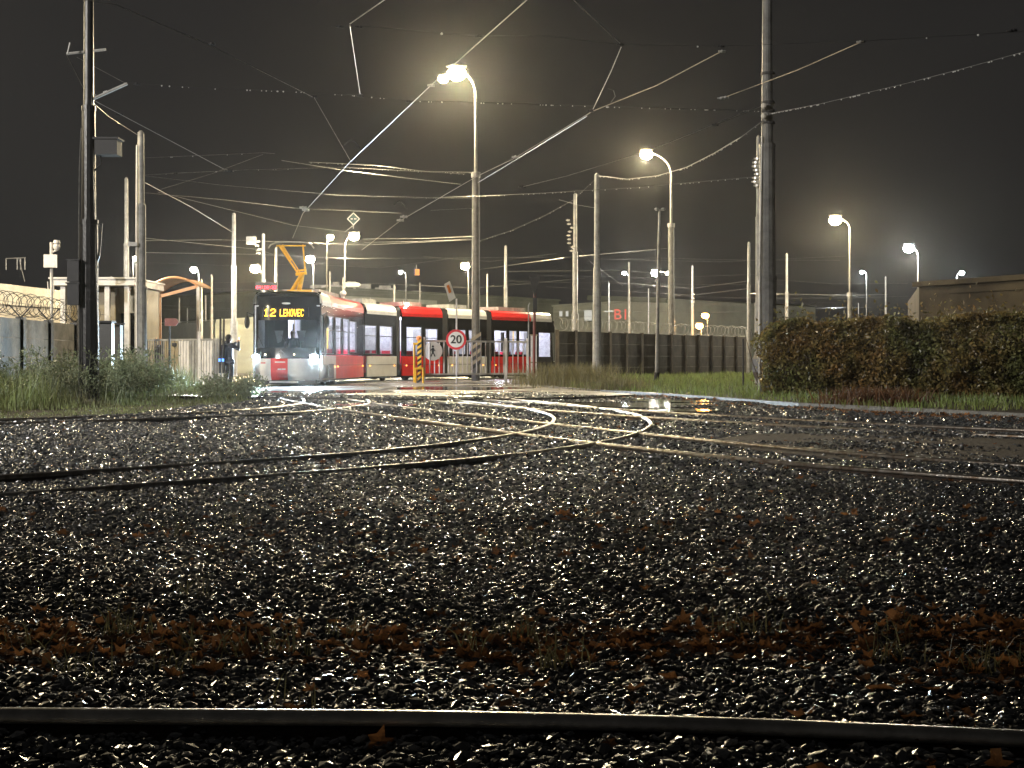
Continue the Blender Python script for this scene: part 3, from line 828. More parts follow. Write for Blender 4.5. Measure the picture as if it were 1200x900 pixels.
nose_patch('front_mask', 'tram_black', -1, 1, [2.42, 2.5, 2.7, 2.9, 2.95, 3.05, 3.13, 3.2, 3.26, 3.31, 3.36, 3.40, 3.44], 0, cab)
nose_patch('bumper', 'tram_silver', -1, -.12, [.28, .36, .45, .7, 1.05], .02, cab)
nose_patch('bumper', 'tram_silver', .38-.5+.5, 1, [.28, .36, .45, .7, 1.05], .02, cab)
nose_patch('red_panel', 'tram_red', -.115, .375, [.30, .36, .45, .7, 1.05], .022, cab)
# windscreen: dark glass with a pillar on each side
nose_patch('windscreen', 'dark_glass', -.86, .86, [1.44, 1.7, 2.0, 2.35, 2.42], 0, cab, thick=False)
for a, b in ((-1, -.86), (.86, 1)): nose_patch('windscreen_pillar', 'tram_black', a, b, [1.44, 1.7, 2.0, 2.35, 2.42], 0, cab, 6)
# silver corner posts
for a, b in ((-1.0, -.955), (.965, 1.0)): nose_patch('corner_trim', 'tram_silver', a, b, [1.06, 1.44, 1.7, 2.0, 2.35, 2.7, 2.95, 3.2, 3.36], .012, cab, 3)
# dark box standing in for the shadow gap under the bumper
k = MB(); s1.box(k, -.42, .2, .15, NW-.15, .14, .30); k.build('bumper_shade', 'tram_dark', cab)
k = MB(); s1.box(k, -.66, -.50, NW/2-.5, NW/2+.5, .20, .255); k.build('front_sill', 'white_paint', cab)
# wipers, dashboard, driver's cab interior
k = MB(); s1.box(k, -.25, .3, .2, NW-.2, 1.20, 1.42); k.build('dashboard', 'tram_dark', cab)
k = MB(); s1.box(k, 1.28, 1.32, .1, 1.05, .5, 2.9); s1.box(k, 1.28, 1.32, 1.5, NW-.1, .5, 2.9); s1.box(k, 1.28, 1.32, 1.05, 1.5, 2.5, 2.9); k.build('cab_partition', 'tram_dark', cab)
for l, r_ in (((.95), (.62)), ((.35), (-.12))):
    k = MB(); k.tube([nose(r_, 1.46, .02), nose(r_+.22, 1.9, .03)], .012, 5); k.build('wiper', 'black_rubber', cab)
# pale blinds hanging behind the glass, left and right of the driver
for t_c in (-.42, .22):
    k = MB(); k.grid([[nose(t_c-.09, 1.66, -.25), nose(t_c+.02, 1.60, -.25)], [nose(t_c-.13, 2.05, -.25), nose(t_c+.13, 2.05, -.25)]]); k.build('sun_blind', 'lining', cab)
# destination display
k = MB()
k.grid([[nose(t, z, .008) for t in (.7, -.66)] for z in (2.54, 2.88)]); dp = k.build('display_panel', 'tram_dark', cab)
a = nose(.62, 2.57, .03); b = nose(-.62, 2.57, .03); ux = (b-a).normalized(); upz = (nose(0, 2.9, .03)-nose(0, 2.57, .03)).normalized()
fo = -s1.u*.10
k = MB(); dots(k, '12', a+fo*1.2, ux, upz, .040, .036); dots(k, 'LEHOVEC', a+ux*.55+fo*1.2+Vector((0, 0, .005)), ux, upz, .0235, .022, 6.2)
# taller letters for the destination
k2 = MB(); dots(k2, '12', a+fo*1.2, ux, upz, .040, .038)
txt = 'LEHOVEC'; o_ = a+ux*.58+fo*1.2
for i, ch in enumerate(txt):
    for r_, row in enumerate(FONT[ch].split()):
        for c_, bb in enumerate(row):
            if bb == '1':
                p = o_+ux*((i*6.1+c_)*.0205)+upz*((6-r_)*.038); A = ux*.0098; B = upz*.0175
                k2.add([p-A-B, p+A-B, p+A+B, p-A+B], [(0, 1, 2, 3)])
k2.build('destination_text', 'led_amber', dp)
k = MB(); s1.box(k, -.33, -.31, .5, 2.0, 0, 0) if 0 else None
# emblem (a small winged arrow like roundel above the bumper) and front marks
k = MB(); c = nose(.08, 1.24, .03)
k.tube([c-s1.n*.0+Vector((0, 0, -.13)), c+Vector((0, 0, .13))], .022, 5); k.tube([c+s1.n*.09+Vector((0, 0, .03)), c-s1.n*.02+Vector((0, 0, .11))], .016, 5); k.tube([c-s1.n*.09+Vector((0, 0, .03)), c+s1.n*.02+Vector((0, 0, .11))], .016, 5)
k.build('emblem', 'galvanised', cab)
for tt, zz, ww in ((.1, .93, .30), (.12, .68, .10), (-.0, .68, .12), (.62, .90, .16)):
    k = MB(); k.grid([[nose(tt+ww/2, z, .026), nose(tt, z, .026), nose(tt-ww/2, z, .026)] for z in (zz-.022, zz+.022)]); k.build('marking', 'sign_white' if tt < .5 else 'sign_red', cab)
# headlights
for tt in (.86, -.80):
    c = nose(tt, 1.12, .03)
    k = MB(); k.ball(c, (.17, .10, .085), 14, 8); hl = k.build('headlight', 'headlight', cab, smooth=True)
    k = MB(); q = [c+s1.n*math.cos(a)*.2+Vector((0, 0, math.sin(a)*.11))-s1.u*.02 for a in [i*math.pi/8 for i in range(17)]]; k.tube(q, .018, 5); k.build('headlight_rim', 'dark_metal', hl)
    point_lamp('headlight_beam', c-s1.u*.25+Vector((0, 0, -.02)), 7500 if tt < 0 else 1700, (.66, .86, 1), tram, .10, 112 if tt < 0 else 95, Vector((.10 if tt < 0 else -.12, -1, -.20)), .8)
for tt in (.55, -.30):
    k = MB(); k.ball(nose(tt, 1.20, .02), .03, 8, 5); k.build('fog_lamp', 'glow_dim', cab)
k = MB(); k.ball(nose(0, 3.02, .04), (.16, .04, .035), 10, 6); k.build('roof_lamp', 'window_lit', cab)
# mirrors
for t_, sg in ((1, -1), (-1, 1)):
    b = nose(t_, 2.6, 0); c = b+s1.n*(.20*sg)-s1.u*.25+Vector((0, 0, -.25))
    k = MB(); k.tube([b, b+s1.n*.2*sg-s1.u*.25+Vector((0, 0, .1)), c], .018, 6); mir = k.build('mirror_arm', 'tram_dark', tram)
    k = MB(); k.ball(c, (.10, .07, .23), 10, 8); k.build('mirror', 'black_rubber', mir, smooth=True)
# dark blue step recess and bright cover low behind the cab
k = MB(); s1.box(k, s1.lx(384.5), s1.lx(390.5), -.03, -.015, .32, .86); k.build('side_recess', 'bag', tram)
k = MB(); c0 = s1.p(s1.lx(376), -.02, .62)
k.tube([s1.p(s1.lx(377), -.06, .34), s1.p(s1.lx(377), -.06, .84)], .16, 14); k.build('side_cover', 'galvanised', tram, smooth=True)
# red roof lamp on the second red car
k = MB(); k.ball(s3.p(.5, .1, 3.5), .07, 8, 6); k.build('roof_lamp', 'glow_white', tram)

# pantograph
pb = s1.p(1.6, NW/2-.15, 3.50)
panto = MB(); panto.box(pb+Vector((0, 0, .02)), (.9, .8, .10)); panto.tube([pb+Vector((-.35, 0, .04)), pb+Vector((-.05, .5, .68))], .075, 8); pt = panto.build('pantograph', 'yellow_paint', tram)
elb = P(355, 321, 52.9)
bs = P(350.5, 340, 52.3)
k = MB(); k.tube([bs, elb], [.10, .07], 10); k.tube([P(346.5, 321.5, 52.9), P(359.5, 320, 52.9)], .06, 8); k.tube([P(347, 317.5, 52.9), P(359, 316, 52.9)], .035, 8); k.build('lower_arm', 'yellow_paint', pt)
k = MB(); k.tube([P(349, 320, 52.9), P(327, 287.5, 52.2)], .035, 6); k.tube([P(352, 320, 52.9), P(331, 287, 52.2)], .022, 6); k.tube([P(358, 319, 52.9), P(355, 287, 52.2)], .03, 6)
k.tube([P(330, 289, 52.2), P(341, 305, 52.5)], .05, 6)
k.tube([P(324, 288, 52.2), P(358, 288, 52.2)], .028, 6); k.build('upper_arm', 'yellow_paint', pt)
k = MB()
for dy in (-.16, .16):
    pts = [P(314.5, 291, 52.2+dy), P(317, 287, 52.2+dy), P(323, 284.5, 52.2+dy), P(333, 283.6, 52.2+dy), P(352, 283.6, 52.2+dy), P(360, 284.5, 52.2+dy), P(365, 287, 52.2+dy), P(368, 291, 52.2+dy)]
    k.tube(pts, .028, 6)
k.build('collector_head', 'galvanised', pt)

# ================================================================== POLES
def pole(label, x, ty, Y, r0, r1, m='galvanised', group='catenary poles of the yard', z0=0, lean=0, steps=None, collars=2, name='catenary_pole', cap=True, by=None):
    top = ZW(ty, Y); X = XW(x, Y)
    t = thing(name, label, 'pole', (X, Y, z0), group)
    st = steps or [(0, 1), (.34, 1), (.345, .78), (.68, .74), (.685, .58), (1, .52)]
    k = MB(); k.tube([(X+lean*a, Y, z0+(top-z0)*a) for a, _ in st], [r0*b for _, b in st], 14); k.build('shaft', m, t, smooth=False)
    for i, (a, b) in enumerate(st[:-1]):
        if st[i+1][0]-a < .01:
            k = MB(); k.tube([(X+lean*a, Y, z0+(top-z0)*a-.06), (X+lean*a, Y, z0+(top-z0)*a+.05)], r0*b*1.08, 14); k.build('collar', m, t)
    if cap: k = MB(); k.tube([(X+lean, Y, top), (X+lean, Y, top+.08)], [r0*st[-1][1]*1.1, r0*st[-1][1]*.4], 12); k.build('cap', m, t)
    k = MB(); k.tube([(X, Y, z0-.02), (X, Y, z0+.12)], r0*1.35, 12); k.build('foot', 'concrete', t)
    return t
ROWP = [  # x, top y, distance, radius, label
 (148, 210, 60, .15, 'pale pole just left behind the silver pole with the small camera'),
 (130, 325, 82, .14, 'short pale pole stub rising above the guard booth roof'),
 (210, 350, 112, .12, 'thin pole seen under the right half of the orange canopy'),
 (219.5, 362, 130, .07, 'very thin short pole just right of the canopy middle'),
 (236, 328, 92, .13, 'thin pole next to the right leg of the orange canopy'),
 (241, 347, 118, .10, 'shorter thin pole between two taller ones right of the canopy'),
 (248, 323, 96, .13, 'thin pale pole second to the right of the canopy leg'),
 (274, 251, 78, .19, 'tall stepped grey pole behind the standing photographer'),
 (308.5, 275, 84, .18, 'grey pole carrying switch gear above the tram cab'),
 (323.5, 291, 90, .14, 'thinner grey pole between the switch gear pole and the pantograph'),
 (386.5, 319, 104, .12, 'short pale pole rising behind the white roof of the front car'),
 (434, 350, 122, .09, 'small pole top above the second car roof'),
 (462, 335, 104, .16, 'bright white pole at the first joint between the tram cars'),
 (492, 332, 110, .11, 'thin bright pole above the middle red roof'),
 (571, 322, 102, .11, 'thin pole just right of the street lamp pole'),
 (592.5, 289, 96, .16, 'pale plain pole behind the rear red roof'),
 (674, 228, 86, .21, 'stout weathered pole with insulators left of the front pole at the wall'),
 (713.5, 332, 120, .11, 'short yellowish pole with a small crossarm behind the dark wall'),
 (737, 308, 116, .15, 'pale pole next to the red lettered hall sign'),
 (760, 339, 128, .08, 'short thin pole right of the red lettered sign'),
 (811.5, 312, 112, .16, 'double pale pole with clamps behind the middle of the dark wall'),
 (877.5, 285, 88, .15, 'pale pole left next to the tall dark pole'),
 (889, 161, 47, .13, 'slim silver pole standing close beside the tall dark pole'),
 (922, 298, 104, .15, 'pale pole standing behind the left end of the hedge'),
 (1038, 325, 118, .12, 'short pale pole above the middle of the hedge'),
 (1006, 356, 135, .07, 'tiny pole stub seen over the hedge'),
]
for x, ty, Y, r, lb in ROWP: pole(lb, x, ty, Y, r, r, 'galvanised' if r > .10 else 'white_paint')
pf = pole('smooth tapering concrete pole standing in the grass before the dark wall', 699.5, 205, 60, .19, .1, 'concrete_pole', steps=[(0, 1), (.33, .95), (.55, .80), (.56, .66), (1, .5)])
# front left black pole with gear
pl = pole('thick black pole with dark boxes standing in the weeds', 104, -60, 32, .23, .1, 'dark_tar', steps=[(0, 1), (.40, .88), (.405, .70), (.65, .64), (.655, .50), (1, .44)])
bx = lambda x, y, Y: P(x, y, Y)
k = MB(); k.tube([P(93, 470, 31.7), P(92, 300, 31.72), P(93, 200, 31.75), P(95, 150, 31.8)], .011, 6); k.build('conduit', 'cable', pl)
k = MB(); k.tube([P(116, 440, 31.9), P(112, 300, 31.9), P(109, 180, 31.92), P(104, 0, 31.95)], .011, 6); k.build('conduit', 'cable', pl)
k = MB(); k.tube([P(108, 203, 32), P(118, 192, 31.9), P(118, 180, 31.8)], .02, 6); br = k.build('box_bracket', 'dark_metal', pl)
k = MB(); k.box(P(127, 173, 31.8), (.50, .42, .36)); k.box(P(127, 163.5, 31.8), (.58, .50, .04)); k.build('equipment_box', 'dark_metal', br)
for yy in (318, 345):
    k = MB(); k.box(P(88, yy, 31.8), (.26, .34, .48)); k.box(P(88, yy-13, 31.8), (.32, .38, .03)); k.build('signal_box', 'dark_metal', pl)
for y0 in (314, 342, 352, 371):
    k = MB(); k.tube([P(104, y0, 32), P(104, y0-2, 32)], .215, 14); k.build('strap', 'dark_metal', pl)
k = MB(); k.tube([P(78, 63, 32), P(124, 58, 32)], .03, 6); k.tube([P(79, 63, 31.7), P(82, 50, 31.7)], .02, 5); k.build('crossarm', 'galvanised', pl)
k = MB(); k.tube([P(100, 120, 32), P(149, 98, 32)], .035, 6); k.build('bracket', 'galvanised', pl)
k = MB(); k.tube([P(112, 263, 32), P(119, 262, 32), P(116, 300, 32), P(111, 312, 32)], .03, 6); k.build('cable_loop', 'cable_dark', pl)
# silver pole with small camera
ps = pole('silver stepped pole with pale conduits and a small camera right of the black pole', 165, 156, 45, .20, .1, 'galvanised', steps=[(0, 1), (.40, .95), (.41, .8), (.72, .78), (.73, .56), (1, .5)])
k = MB(); k.tube([P(160.5, 440, 44.8), P(160, 260, 44.8), P(160.5, 170, 44.85)], .03, 6); k.build('conduit', 'white_paint', ps)
k = MB(); k.tube([P(162, 285, 45), P(156, 286, 44.8)], .03, 6); k.box(P(155, 286, 44.7), (.28, .14, .12), rz=.4); k.build('camera_housing', 'white_paint', ps)
for yy in (330, 352, 372, 410):
    k = MB(); k.tube([P(165, yy, 45), P(165, yy-1.6, 45)], .20, 12); k.build('strap', 'galvanised', ps)
# front right dark pole
pr = pole('tall thick dark pole rising out of the hedge beyond the top of the picture', 899, -70, 38.6, .25, .1, 'dark_pole', steps=[(0, 1), (.26, 1), (.265, .90), (.55, .84), (.555, .62), (1, .46)])
k = MB(); k.tube([P(890, 465, 38.4), P(890.5, 300, 38.4), P(893, 160, 38.45)], .03, 6); k.build('conduit', 'galvanised', pr)
for yy in (88, 122, 132, 146):
    k = MB(); k.tube([P(900, yy, 38.6), P(900, yy-3, 38.6)], .19, 12); k.build('strap', 'dark_metal', pr)
for yy in (124, 136):
    k = MB(); k.ball(P(895, yy, 38.3), .08, 8, 6); k.build('insulator', 'insulator', pr)
# unlit mast lamp in front of the wall
um = thing('street_lamp', 'slim dark mast with a small unlit T-shaped head in front of the dark wall', 'lamp', (XW(770, 58), 58, 0))
k = MB(); k.tube([P(769.5, 458, 58), P(771, 340, 58), P(773, 248, 58)], [.085, .06, .05], 8); k.build('mast', 'grey_paint', um)
k = MB(); k.tube([P(768, 246, 58), P(779, 246, 58)], .04, 6); k.ball(P(769.5, 245, 58), (.10, .1, .07), 8, 5); k.ball(P(777.5, 245, 58), (.10, .1, .07), 8, 5); k.build('lamp_head', 'lamp_body', um)
k = MB(); k.tube([(XW(769.5, 58), 58, 0), (XW(769.5, 58), 58, .5)], .12, 10); k.build('foot', 'dark_metal', um)
# gear on poles
def gear(root_lbl, x, y, Y, n, spread, m='insulator'):
    o = [q for q in bpy.data.objects if q.get('label') == root_lbl][0]
    for i in range(n):
        k = MB(); c = P(x+random.uniform(-spread, spread), y+i*4.5, Y-.25)
        k.tube([c-Vector((.12, 0, 0)), c+Vector((.12, 0, 0))], [.03, .06], 6); k.ball(c, .075, 8, 5); k.build('insulator', m, o)
gear(ROWP[16][4], 668, 258, 86, 9, 3)
gear(ROWP[22][4], 886, 186, 47, 8, 2)
gear(ROWP[8][4], 303, 283, 84, 4, 3)
gear(ROWP[20][4], 811, 345, 112, 3, 2)
o = [q for q in bpy.data.objects if q.get('label') == ROWP[8][4]][0]
k = MB(); k.box(P(294.5, 282, 83.8), (.55, .3, .45)); k.build('switch_box', 'grey_paint', o)
k = MB(); k.tube([P(300, 294, 84), P(308, 291, 84)], .04, 6); k.build('switch_arm', 'galvanised', o)
o = [q for q in bpy.data.objects if q.get('label') == ROWP[17][4]][0]
k = MB(); k.tube([P(708, 365, 119.8), P(719, 365, 119.8)], .05, 6); k.build('crossarm', 'galvanised', o)

# ================================================================== STREET LAMPS (lit)
def street_lamp(label, hx, hy, Y, px_, py_top, power, col, lens='glow_warm', r=.20, head2=None, prad=.11, thick_y=None, armY=0, group='lit street lamps'):
    X = XW(px_, Y); t = thing('street_lamp', label, 'lamp', (X, Y, 0), group)
    h = P(hx, hy, Y)
    top = ZW(py_top, Y)
    ty = ZW(thick_y, Y) if thick_y else top*.55
    k = MB(); k.tube([(X, Y, 0), (X, Y, ty), (X, Y, ty+.02), (X, Y, top)], [prad*1.25, prad*1.05, prad*.50, prad*.38], 12); k.build('pole', 'lamp_pole', t)
    k = MB(); k.tube([(X, Y, ty-.12), (X, Y, ty+.12)], prad*1.35, 12); k.build('collar', 'galvanised', t)
    k = MB(); pts = []
    for i in range(9):
        a = i/8; pts.append(Vector((X+(h.x-X)*(1-math.cos(a*math.pi/2)), Y, top+(h.z+.12-top)*math.sin(a*math.pi/2))))
    k.tube(pts, prad*.34, 8); k.build('arm', 'lamp_pole', t)
    def head(c, rr):
        rr *= 1.15
        k = MB(); k.ball(c+Vector((0, 0, rr*.78)), (rr*1.15, rr*.8, rr*.24), 12, 8); hd = k.build('lamp_head', 'lamp_body', t, smooth=True)
        k = MB(); k.ball(c, (rr, rr, rr*.8), 12, 8); k.build('lens', lens, hd, smooth=True)
    head(h, r)
    if head2: head(P(head2[0], head2[1], Y), r*.55)
    point_lamp('lamp_light', h+Vector((0, 0, -r*1.1)), power, col, t, r)
    return t
WARM, WHT, COOL, ORG = (1, .83, .53), (1, .93, .80), (.85, .95, 1), (1, .5, .15)
street_lamp('tall street lamp with two bright heads, its pole standing behind the barrier gate', 535, 86, 63, 557.5, 112, 24000, WARM, r=.36, head2=(519.5, 92.5), prad=.15, thick_y=205)
street_lamp('bright yellow lamp on a curved arm right of centre', 757.5, 181, 88, 786.5, 205, 14000, WARM, r=.34, prad=.17, thick_y=264)
street_lamp('yellow lamp on a leaning mast directly right of the tall dark pole', 979, 258, 96, 996, 268, 11500, WARM, r=.36, prad=.15)
street_lamp('cool white lamp near the roof of the low building on the right', 1065, 291, 104, 1076, 300, 9000, (1, .95, .82), 'glow_cool', r=.34, prad=.13)
street_lamp('small white lamp between the two brighter lamps over the hedge', 1010, 319, 120, 1015.5, 322, 2500, COOL, 'glow_cool', r=.14, prad=.10)
street_lamp('small distant lamp shining over the roof of the low building', 1127, 320, 125, 1121, 324, 2500, COOL, 'glow_cool', r=.20, prad=.10)
street_lamp('yellow lamp directly left of the tall street lamp pole', 545, 312, 98, 549, 322, 5000, WARM, r=.26, prad=.10)
street_lamp('white lamp behind the slim dark mast', 768, 320, 92, 786.7, 324, 4500, WHT, 'glow_white', r=.24, prad=.10)
street_lamp('yellow lamp under the diamond shaped sign', 415, 277, 84, 404, 290, 6500, WARM, r=.27, prad=.09)
street_lamp('smaller yellow lamp left of the lamp under the diamond sign', 387, 278, 96, 383, 290, 4500, WARM, r=.19, prad=.08)
street_lamp('orange yellow lamp above the red clock', 299, 315, 90, 308, 326, 6500, (1, .72, .36), r=.28, prad=.08)
street_lamp('white lamp at the right end of the pantograph', 363.5, 304, 80, 367.5, 316, 6000, WHT, 'glow_white', r=.22, prad=.08)
street_lamp('small white lamp over the right edge of the orange canopy', 227, 316, 76, 233, 322, 3000, WHT, 'glow_white', r=.16, prad=.06)
street_lamp('small lamp beside the silver pole above the booth', 159, 303, 56, 156, 308, 1600, WHT, 'glow_white', r=.10, prad=.04)
street_lamp('faint small lamp above the middle red roof', 469.5, 319, 118, 476, 323, 1500, WHT, 'glow_white', r=.14, prad=.07)
street_lamp('small white lamp left of the pole beside the red lettering', 731.5, 320, 118, 736.5, 326, 1800, COOL, 'glow_cool', r=.15, prad=.06)
street_lamp('small white lamp right of the slim dark mast', 783, 320, 110, 790, 326, 1800, WHT, 'glow_white', r=.15, prad=.06)
street_lamp('upper small orange lamp behind the dark wall', 826.5, 370, 116, 829, 374, 900, ORG, 'glow_orange', r=.26, prad=.05)
street_lamp('lower small orange lamp behind the dark wall', 819.5, 382, 110, 822, 386, 900, ORG, 'glow_orange', r=.26, prad=.05)
# further lamps of the same street, standing outside the picture
street_lamp('street lamp on the road behind the concrete wall', -330, 0, 40, -350, 20, 17000, WARM, r=.25, prad=.12)
# floodlight mast added unseen at the left to light tram front, signs and gate
fm = thing('added_floodlight', 'unseen floodlight mast added on the left to light the tram front', 'lamp', (-30, -2, 0))
k = MB(); k.tube([(-30, -2, 0), (-30, -2, 15.6)], [.16, .09], 12); k.build('pole', 'galvanised', fm)
k = MB(); k.box((-30, -2, 15.9), (.9, .4, .6), mtx=Matrix.Rotation(-.3, 3, 'X')); hd = k.build('lamp_head', 'lamp_body', fm)
k = MB(); k.box((-29.9, -1.76, 15.82), (.8, .05, .5), mtx=Matrix.Rotation(-.3, 3, 'X')); k.build('lens', 'glow_white', hd)
point_lamp('lamp_light', (-29.8, -1.4, 15.7), 95000, (1, .95, .87), fm, .3, 100, Vector((29, 60, -15)), 1.0)

# ================================================================== WIRES
def wire(label, pts, r=.012, m='cable', drops=0, sag=0, clamps=(), name='overhead_wire'):
    q = [P(*p) if len(p) == 3 else P(p[0], p[1], F*4.5/(HY-p[1])) for p in pts]
    path_ = []
    for a, b in zip(q, q[1:]):
        n_ = 8 if sag else 1
        for i in range(n_):
            t = i/n_; v = a.lerp(b, t); v.z -= sag*4*t*(1-t); path_.append(v)
    path_.append(q[-1])
    k = MB(); k.tube(path_, r*.52, 5); o = k.build(name, m, org=tuple(q[0])); tag(o, label, 'wire', 'overhead wires')
    if drops:
        k = MB()
        for a, b in zip(path_, path_[1:]):
            L = (b-a).length; nn = int(L*drops)
            for i in range(nn):
                if random.random() < .35: continue
                c = a.lerp(b, random.random()); k.ball(c-Vector((0, 0, r+.006)), random.uniform(.009, .020), 6, 4)
        if k.v: d = k.build('water_drops', 'wet_drop', o); d['kind'] = 'stuff'
    for x, y, Y in clamps:
        c = P(x, y, Y) if Y else P(x, y, F*4.5/(HY-y))
        k = MB(); q_ = min(1, c.y/45); k.tube([c-Vector((.11, 0, 0))*q_, c+Vector((.11, .05, 0))*q_], [.030*q_, .045*q_], 6); k.ball(c, .05*q_, 8, 5); k.build('clamp', 'dark_metal' if Y else 'galvanised', o)
    return o
wire('contact wire falling from the top centre past the big lamp down to the pantograph', [(622, -4), (560, 51), (505, 100), (410, 190), (355, 250), (343, 279)], .014, 'copper_wire', clamps=[(505, 100, 0), (358, 246, 0), (355, 243, 0)])
wire('contact wire running from the upper right across the lamp pole to the yellow lamp', [(846, 60), (770, 100), (695, 130), (600, 187), (560, 206), (470, 258), (424, 293)], .014, 'copper_wire', clamps=[(846, 60, 0), (604, 184, 0), (473, 254, 0), (469, 258, 0)])
wire('second strand joining the contact wire right of the lamp pole', [(560, 214, 39), (610, 184, 34), (688, 136, 26.5)], .014, 'copper_wire')
wire('wire sloping from the top left corner to the beaded cross span', [(60, -6, 26), (135, 5, 27), (246, 53, 29.5), (367, 114, 33)], .013, clamps=[(248, 51, 29.4)])
wire('pale drop wire from the beaded cross span to the left contact wire', [(368, 114, 33), (411, 189, 32.4)], .013, clamps=[(413, 190, 32.4), (367, 113, 33)])
wire('beaded cross span hung with water drops between the black pole and the tall dark pole', [(107, 112, 32), (150, 97, 32.1), (240, 103, 32.5), (345, 107, 33), (422, 112, 33.2), (482, 118, 33.5), (600, 121, 34), (720, 125, 34.6), (894, 130, 38.5)], .011, 'cable_dark', drops=7, clamps=[(422, 112, 33.2), (480, 119, 33.4), (160, 98, 32.1)])
wire('thin dark cross span high across the right half', [(388, 31, 20.4), (430, 31, 20.4), (560, 42, 20.4), (640, 42, 20.4), (727, 52, 20.3), (845, 54, 20.4), (1012, 48, 20.3), (1215, 36, 20.2)], .007, 'cable_dark', drops=1, clamps=[(727, 52, 20.3), (845, 54, 20.3), (1010, 48, 20.2), (560, 42, 20.4), (1188, 35, 20.2)])
wire('upright drop wire left of centre under the short dark arm', [(410, 30, 20.4), (422, 110, 33)], .010, clamps=[(398, 31, 20.4), (420, 31, 20.4)])
wire('short wire running from the dark arm up out of the picture', [(410, 28, 20.4), (456, -4, 17.6)], .013)
wire('wire entering at the top right of centre', [(668, -4, 18), (727, 51, 20.3)], .012)
wire('thick bright drop rod right of centre', [(728, 55, 20.4), (716, 84, 22), (695, 128, 25.5)], .012, 'galvanised', clamps=[(692, 130, 25.6)])
wire('arched pull-off rod beside the bright drop rod', [(712, 104, 23.5), (719, 106, 23.6), (721, 113, 24), (716, 120, 24.4)], .010, 'cable_dark')
wire('contact wire crossing the tall dark pole at the upper right', [(1012, 48), (935, 82), (852, 113)], .014, 'copper_wire', clamps=[(1008, 49, 0), (850, 114, 0), (845, 115, 0)])
wire('wire from the tall dark pole down to the left past the yellow lamp', [(894, 124, 38.5), (837, 146, 35), (785, 167, 35), (740, 183, 36), (665, 206, 37), (612, 219, 38)], .014, clamps=[(838, 146, 35), (612, 219, 38)])
wire('bright sagging cable between the tall dark pole and the concrete pole', [(895, 141, 38.5), (868, 161, 38), (838, 179, 42), (805, 196, 47), (770, 206, 52), (735, 210, 56), (701, 206, 60)], .026, 'galvanised', drops=3)
wire('beaded wire running out of the picture on the right', [(902, 133, 38.5), (960, 122, 33), (1065, 97, 30), (1130, 80, 28), (1210, 58, 26)], .010, 'cable', drops=9, clamps=[(1184, 36, 20)])
wire('dark beaded cable from the slim silver pole to the left past the lamp pole', [(887, 207, 47), (820, 213, 48), (740, 220, 50), (640, 226, 52), (560, 230, 54), (490, 232, 56)], .018, 'cable_dark', drops=5)
wire('beaded guy curving down from the concrete pole towards the lamp pole', [(700, 208, 60), (672, 234, 61), (640, 252, 61.5), (600, 270, 62), (560, 283, 62.8)], .010, 'cable', drops=6)
wire('taut cable from the black pole to an eye over the canopy', [(107, 116, 32), (262, 198, 40), (274, 201, 40.5)], .014, 'galvanised', clamps=[(268, 200, 40.2), (140, 134, 34)])
wire('cable from the black pole down to the silver pole', [(78, 64, 32), (104, 116, 33), (128, 137, 38), (161, 158, 45)], .016)
wire('thin stay crossing from the black pole bracket', [(90, 67, 32), (148, 98, 32.1)], .009)
wire('guy rope from the silver pole to the tall stepped grey pole', [(170, 214, 45), (225, 243, 58), (272, 272, 78)], .020)
wire('upper bright cross wire right of the silver pole', [(170, 185, 45), (262, 181, 46), (308, 179, 47), (322, 180, 47)], .012, drops=2)
wire('second cross wire from the silver pole with a clamp', [(170, 205, 45), (205, 203, 46), (290, 199, 47), (400, 196, 50), (545, 204, 60)], .012, 'cable', drops=2, clamps=[(204, 203, 46)])
wire('third cross wire running low from the silver pole to the right', [(170, 206, 45), (260, 217, 48), (400, 229, 54), (555, 233, 62)], .013)
wire('fourth cross wire running low from the silver pole', [(170, 226, 45), (262, 234, 50), (345, 244, 56), (470, 250, 60)], .013)
wire('rising stay crossing the wires behind the silver pole', [(188, 222, 50), (250, 203, 49), (308, 181, 47)], .011)
wire('bright double wire left of the lamp pole, upper strand', [(362, 190, 50), (440, 194, 54), (500, 201, 58), (554, 202, 62.8)], .020, 'cable', drops=3)
wire('bright double wire left of the lamp pole, lower strand', [(330, 188, 48), (405, 200, 52), (470, 208, 57), (540, 216, 62)], .018)
wire('short bright wire piece left of the lamp pole below the double wire', [(488, 231, 50), (505, 232, 50), (548, 231.5, 50)], .020, 'cable')
wire('short faint wire piece over the contact wire crossing', [(505, 246.5, 52), (556, 244, 53)], .015)
wire('guy passing from the diamond sign to the left', [(185, 225, 52), (270, 246, 60), (343, 264, 66), (410, 272, 75)], .016)
wire('upper of three level wires left of the lamp pole', [(425, 280, 62), (500, 279.5, 62.5), (556, 277, 62.8)], .022)
wire('middle of three level wires left of the lamp pole', [(427, 284, 62), (490, 283, 62.5), (556, 280.5, 62.8)], .020)
wire('lower of three level wires left of the lamp pole', [(170, 282, 45), (260, 281, 56), (430, 287, 62), (556, 281, 64)], .014)
wire('level wire behind the pantograph', [(170, 296, 45), (300, 298, 80), (410, 303, 84), (560, 302, 90), (640, 302, 90)], .014)
wire('fine wire under the level wires by the pantograph', [(170, 279, 46), (300, 292, 84), (320, 298, 88)], .014)
wire('slanting feeder from the lamp pole to the right past two poles', [(560, 316, 80), (670, 301, 86), (782, 291, 92)], .022)
wire('level feeder behind the concrete pole', [(590, 318, 100), (730, 317, 104), (768, 320, 105)], .022)
wire('lower feeder behind the dark mast running right', [(700, 329, 110), (811, 338, 112), (878, 329, 90)], .018)
wire('second lower feeder running right to the pale pole', [(640, 336, 118), (811, 346, 112), (878, 338, 90)], .018)
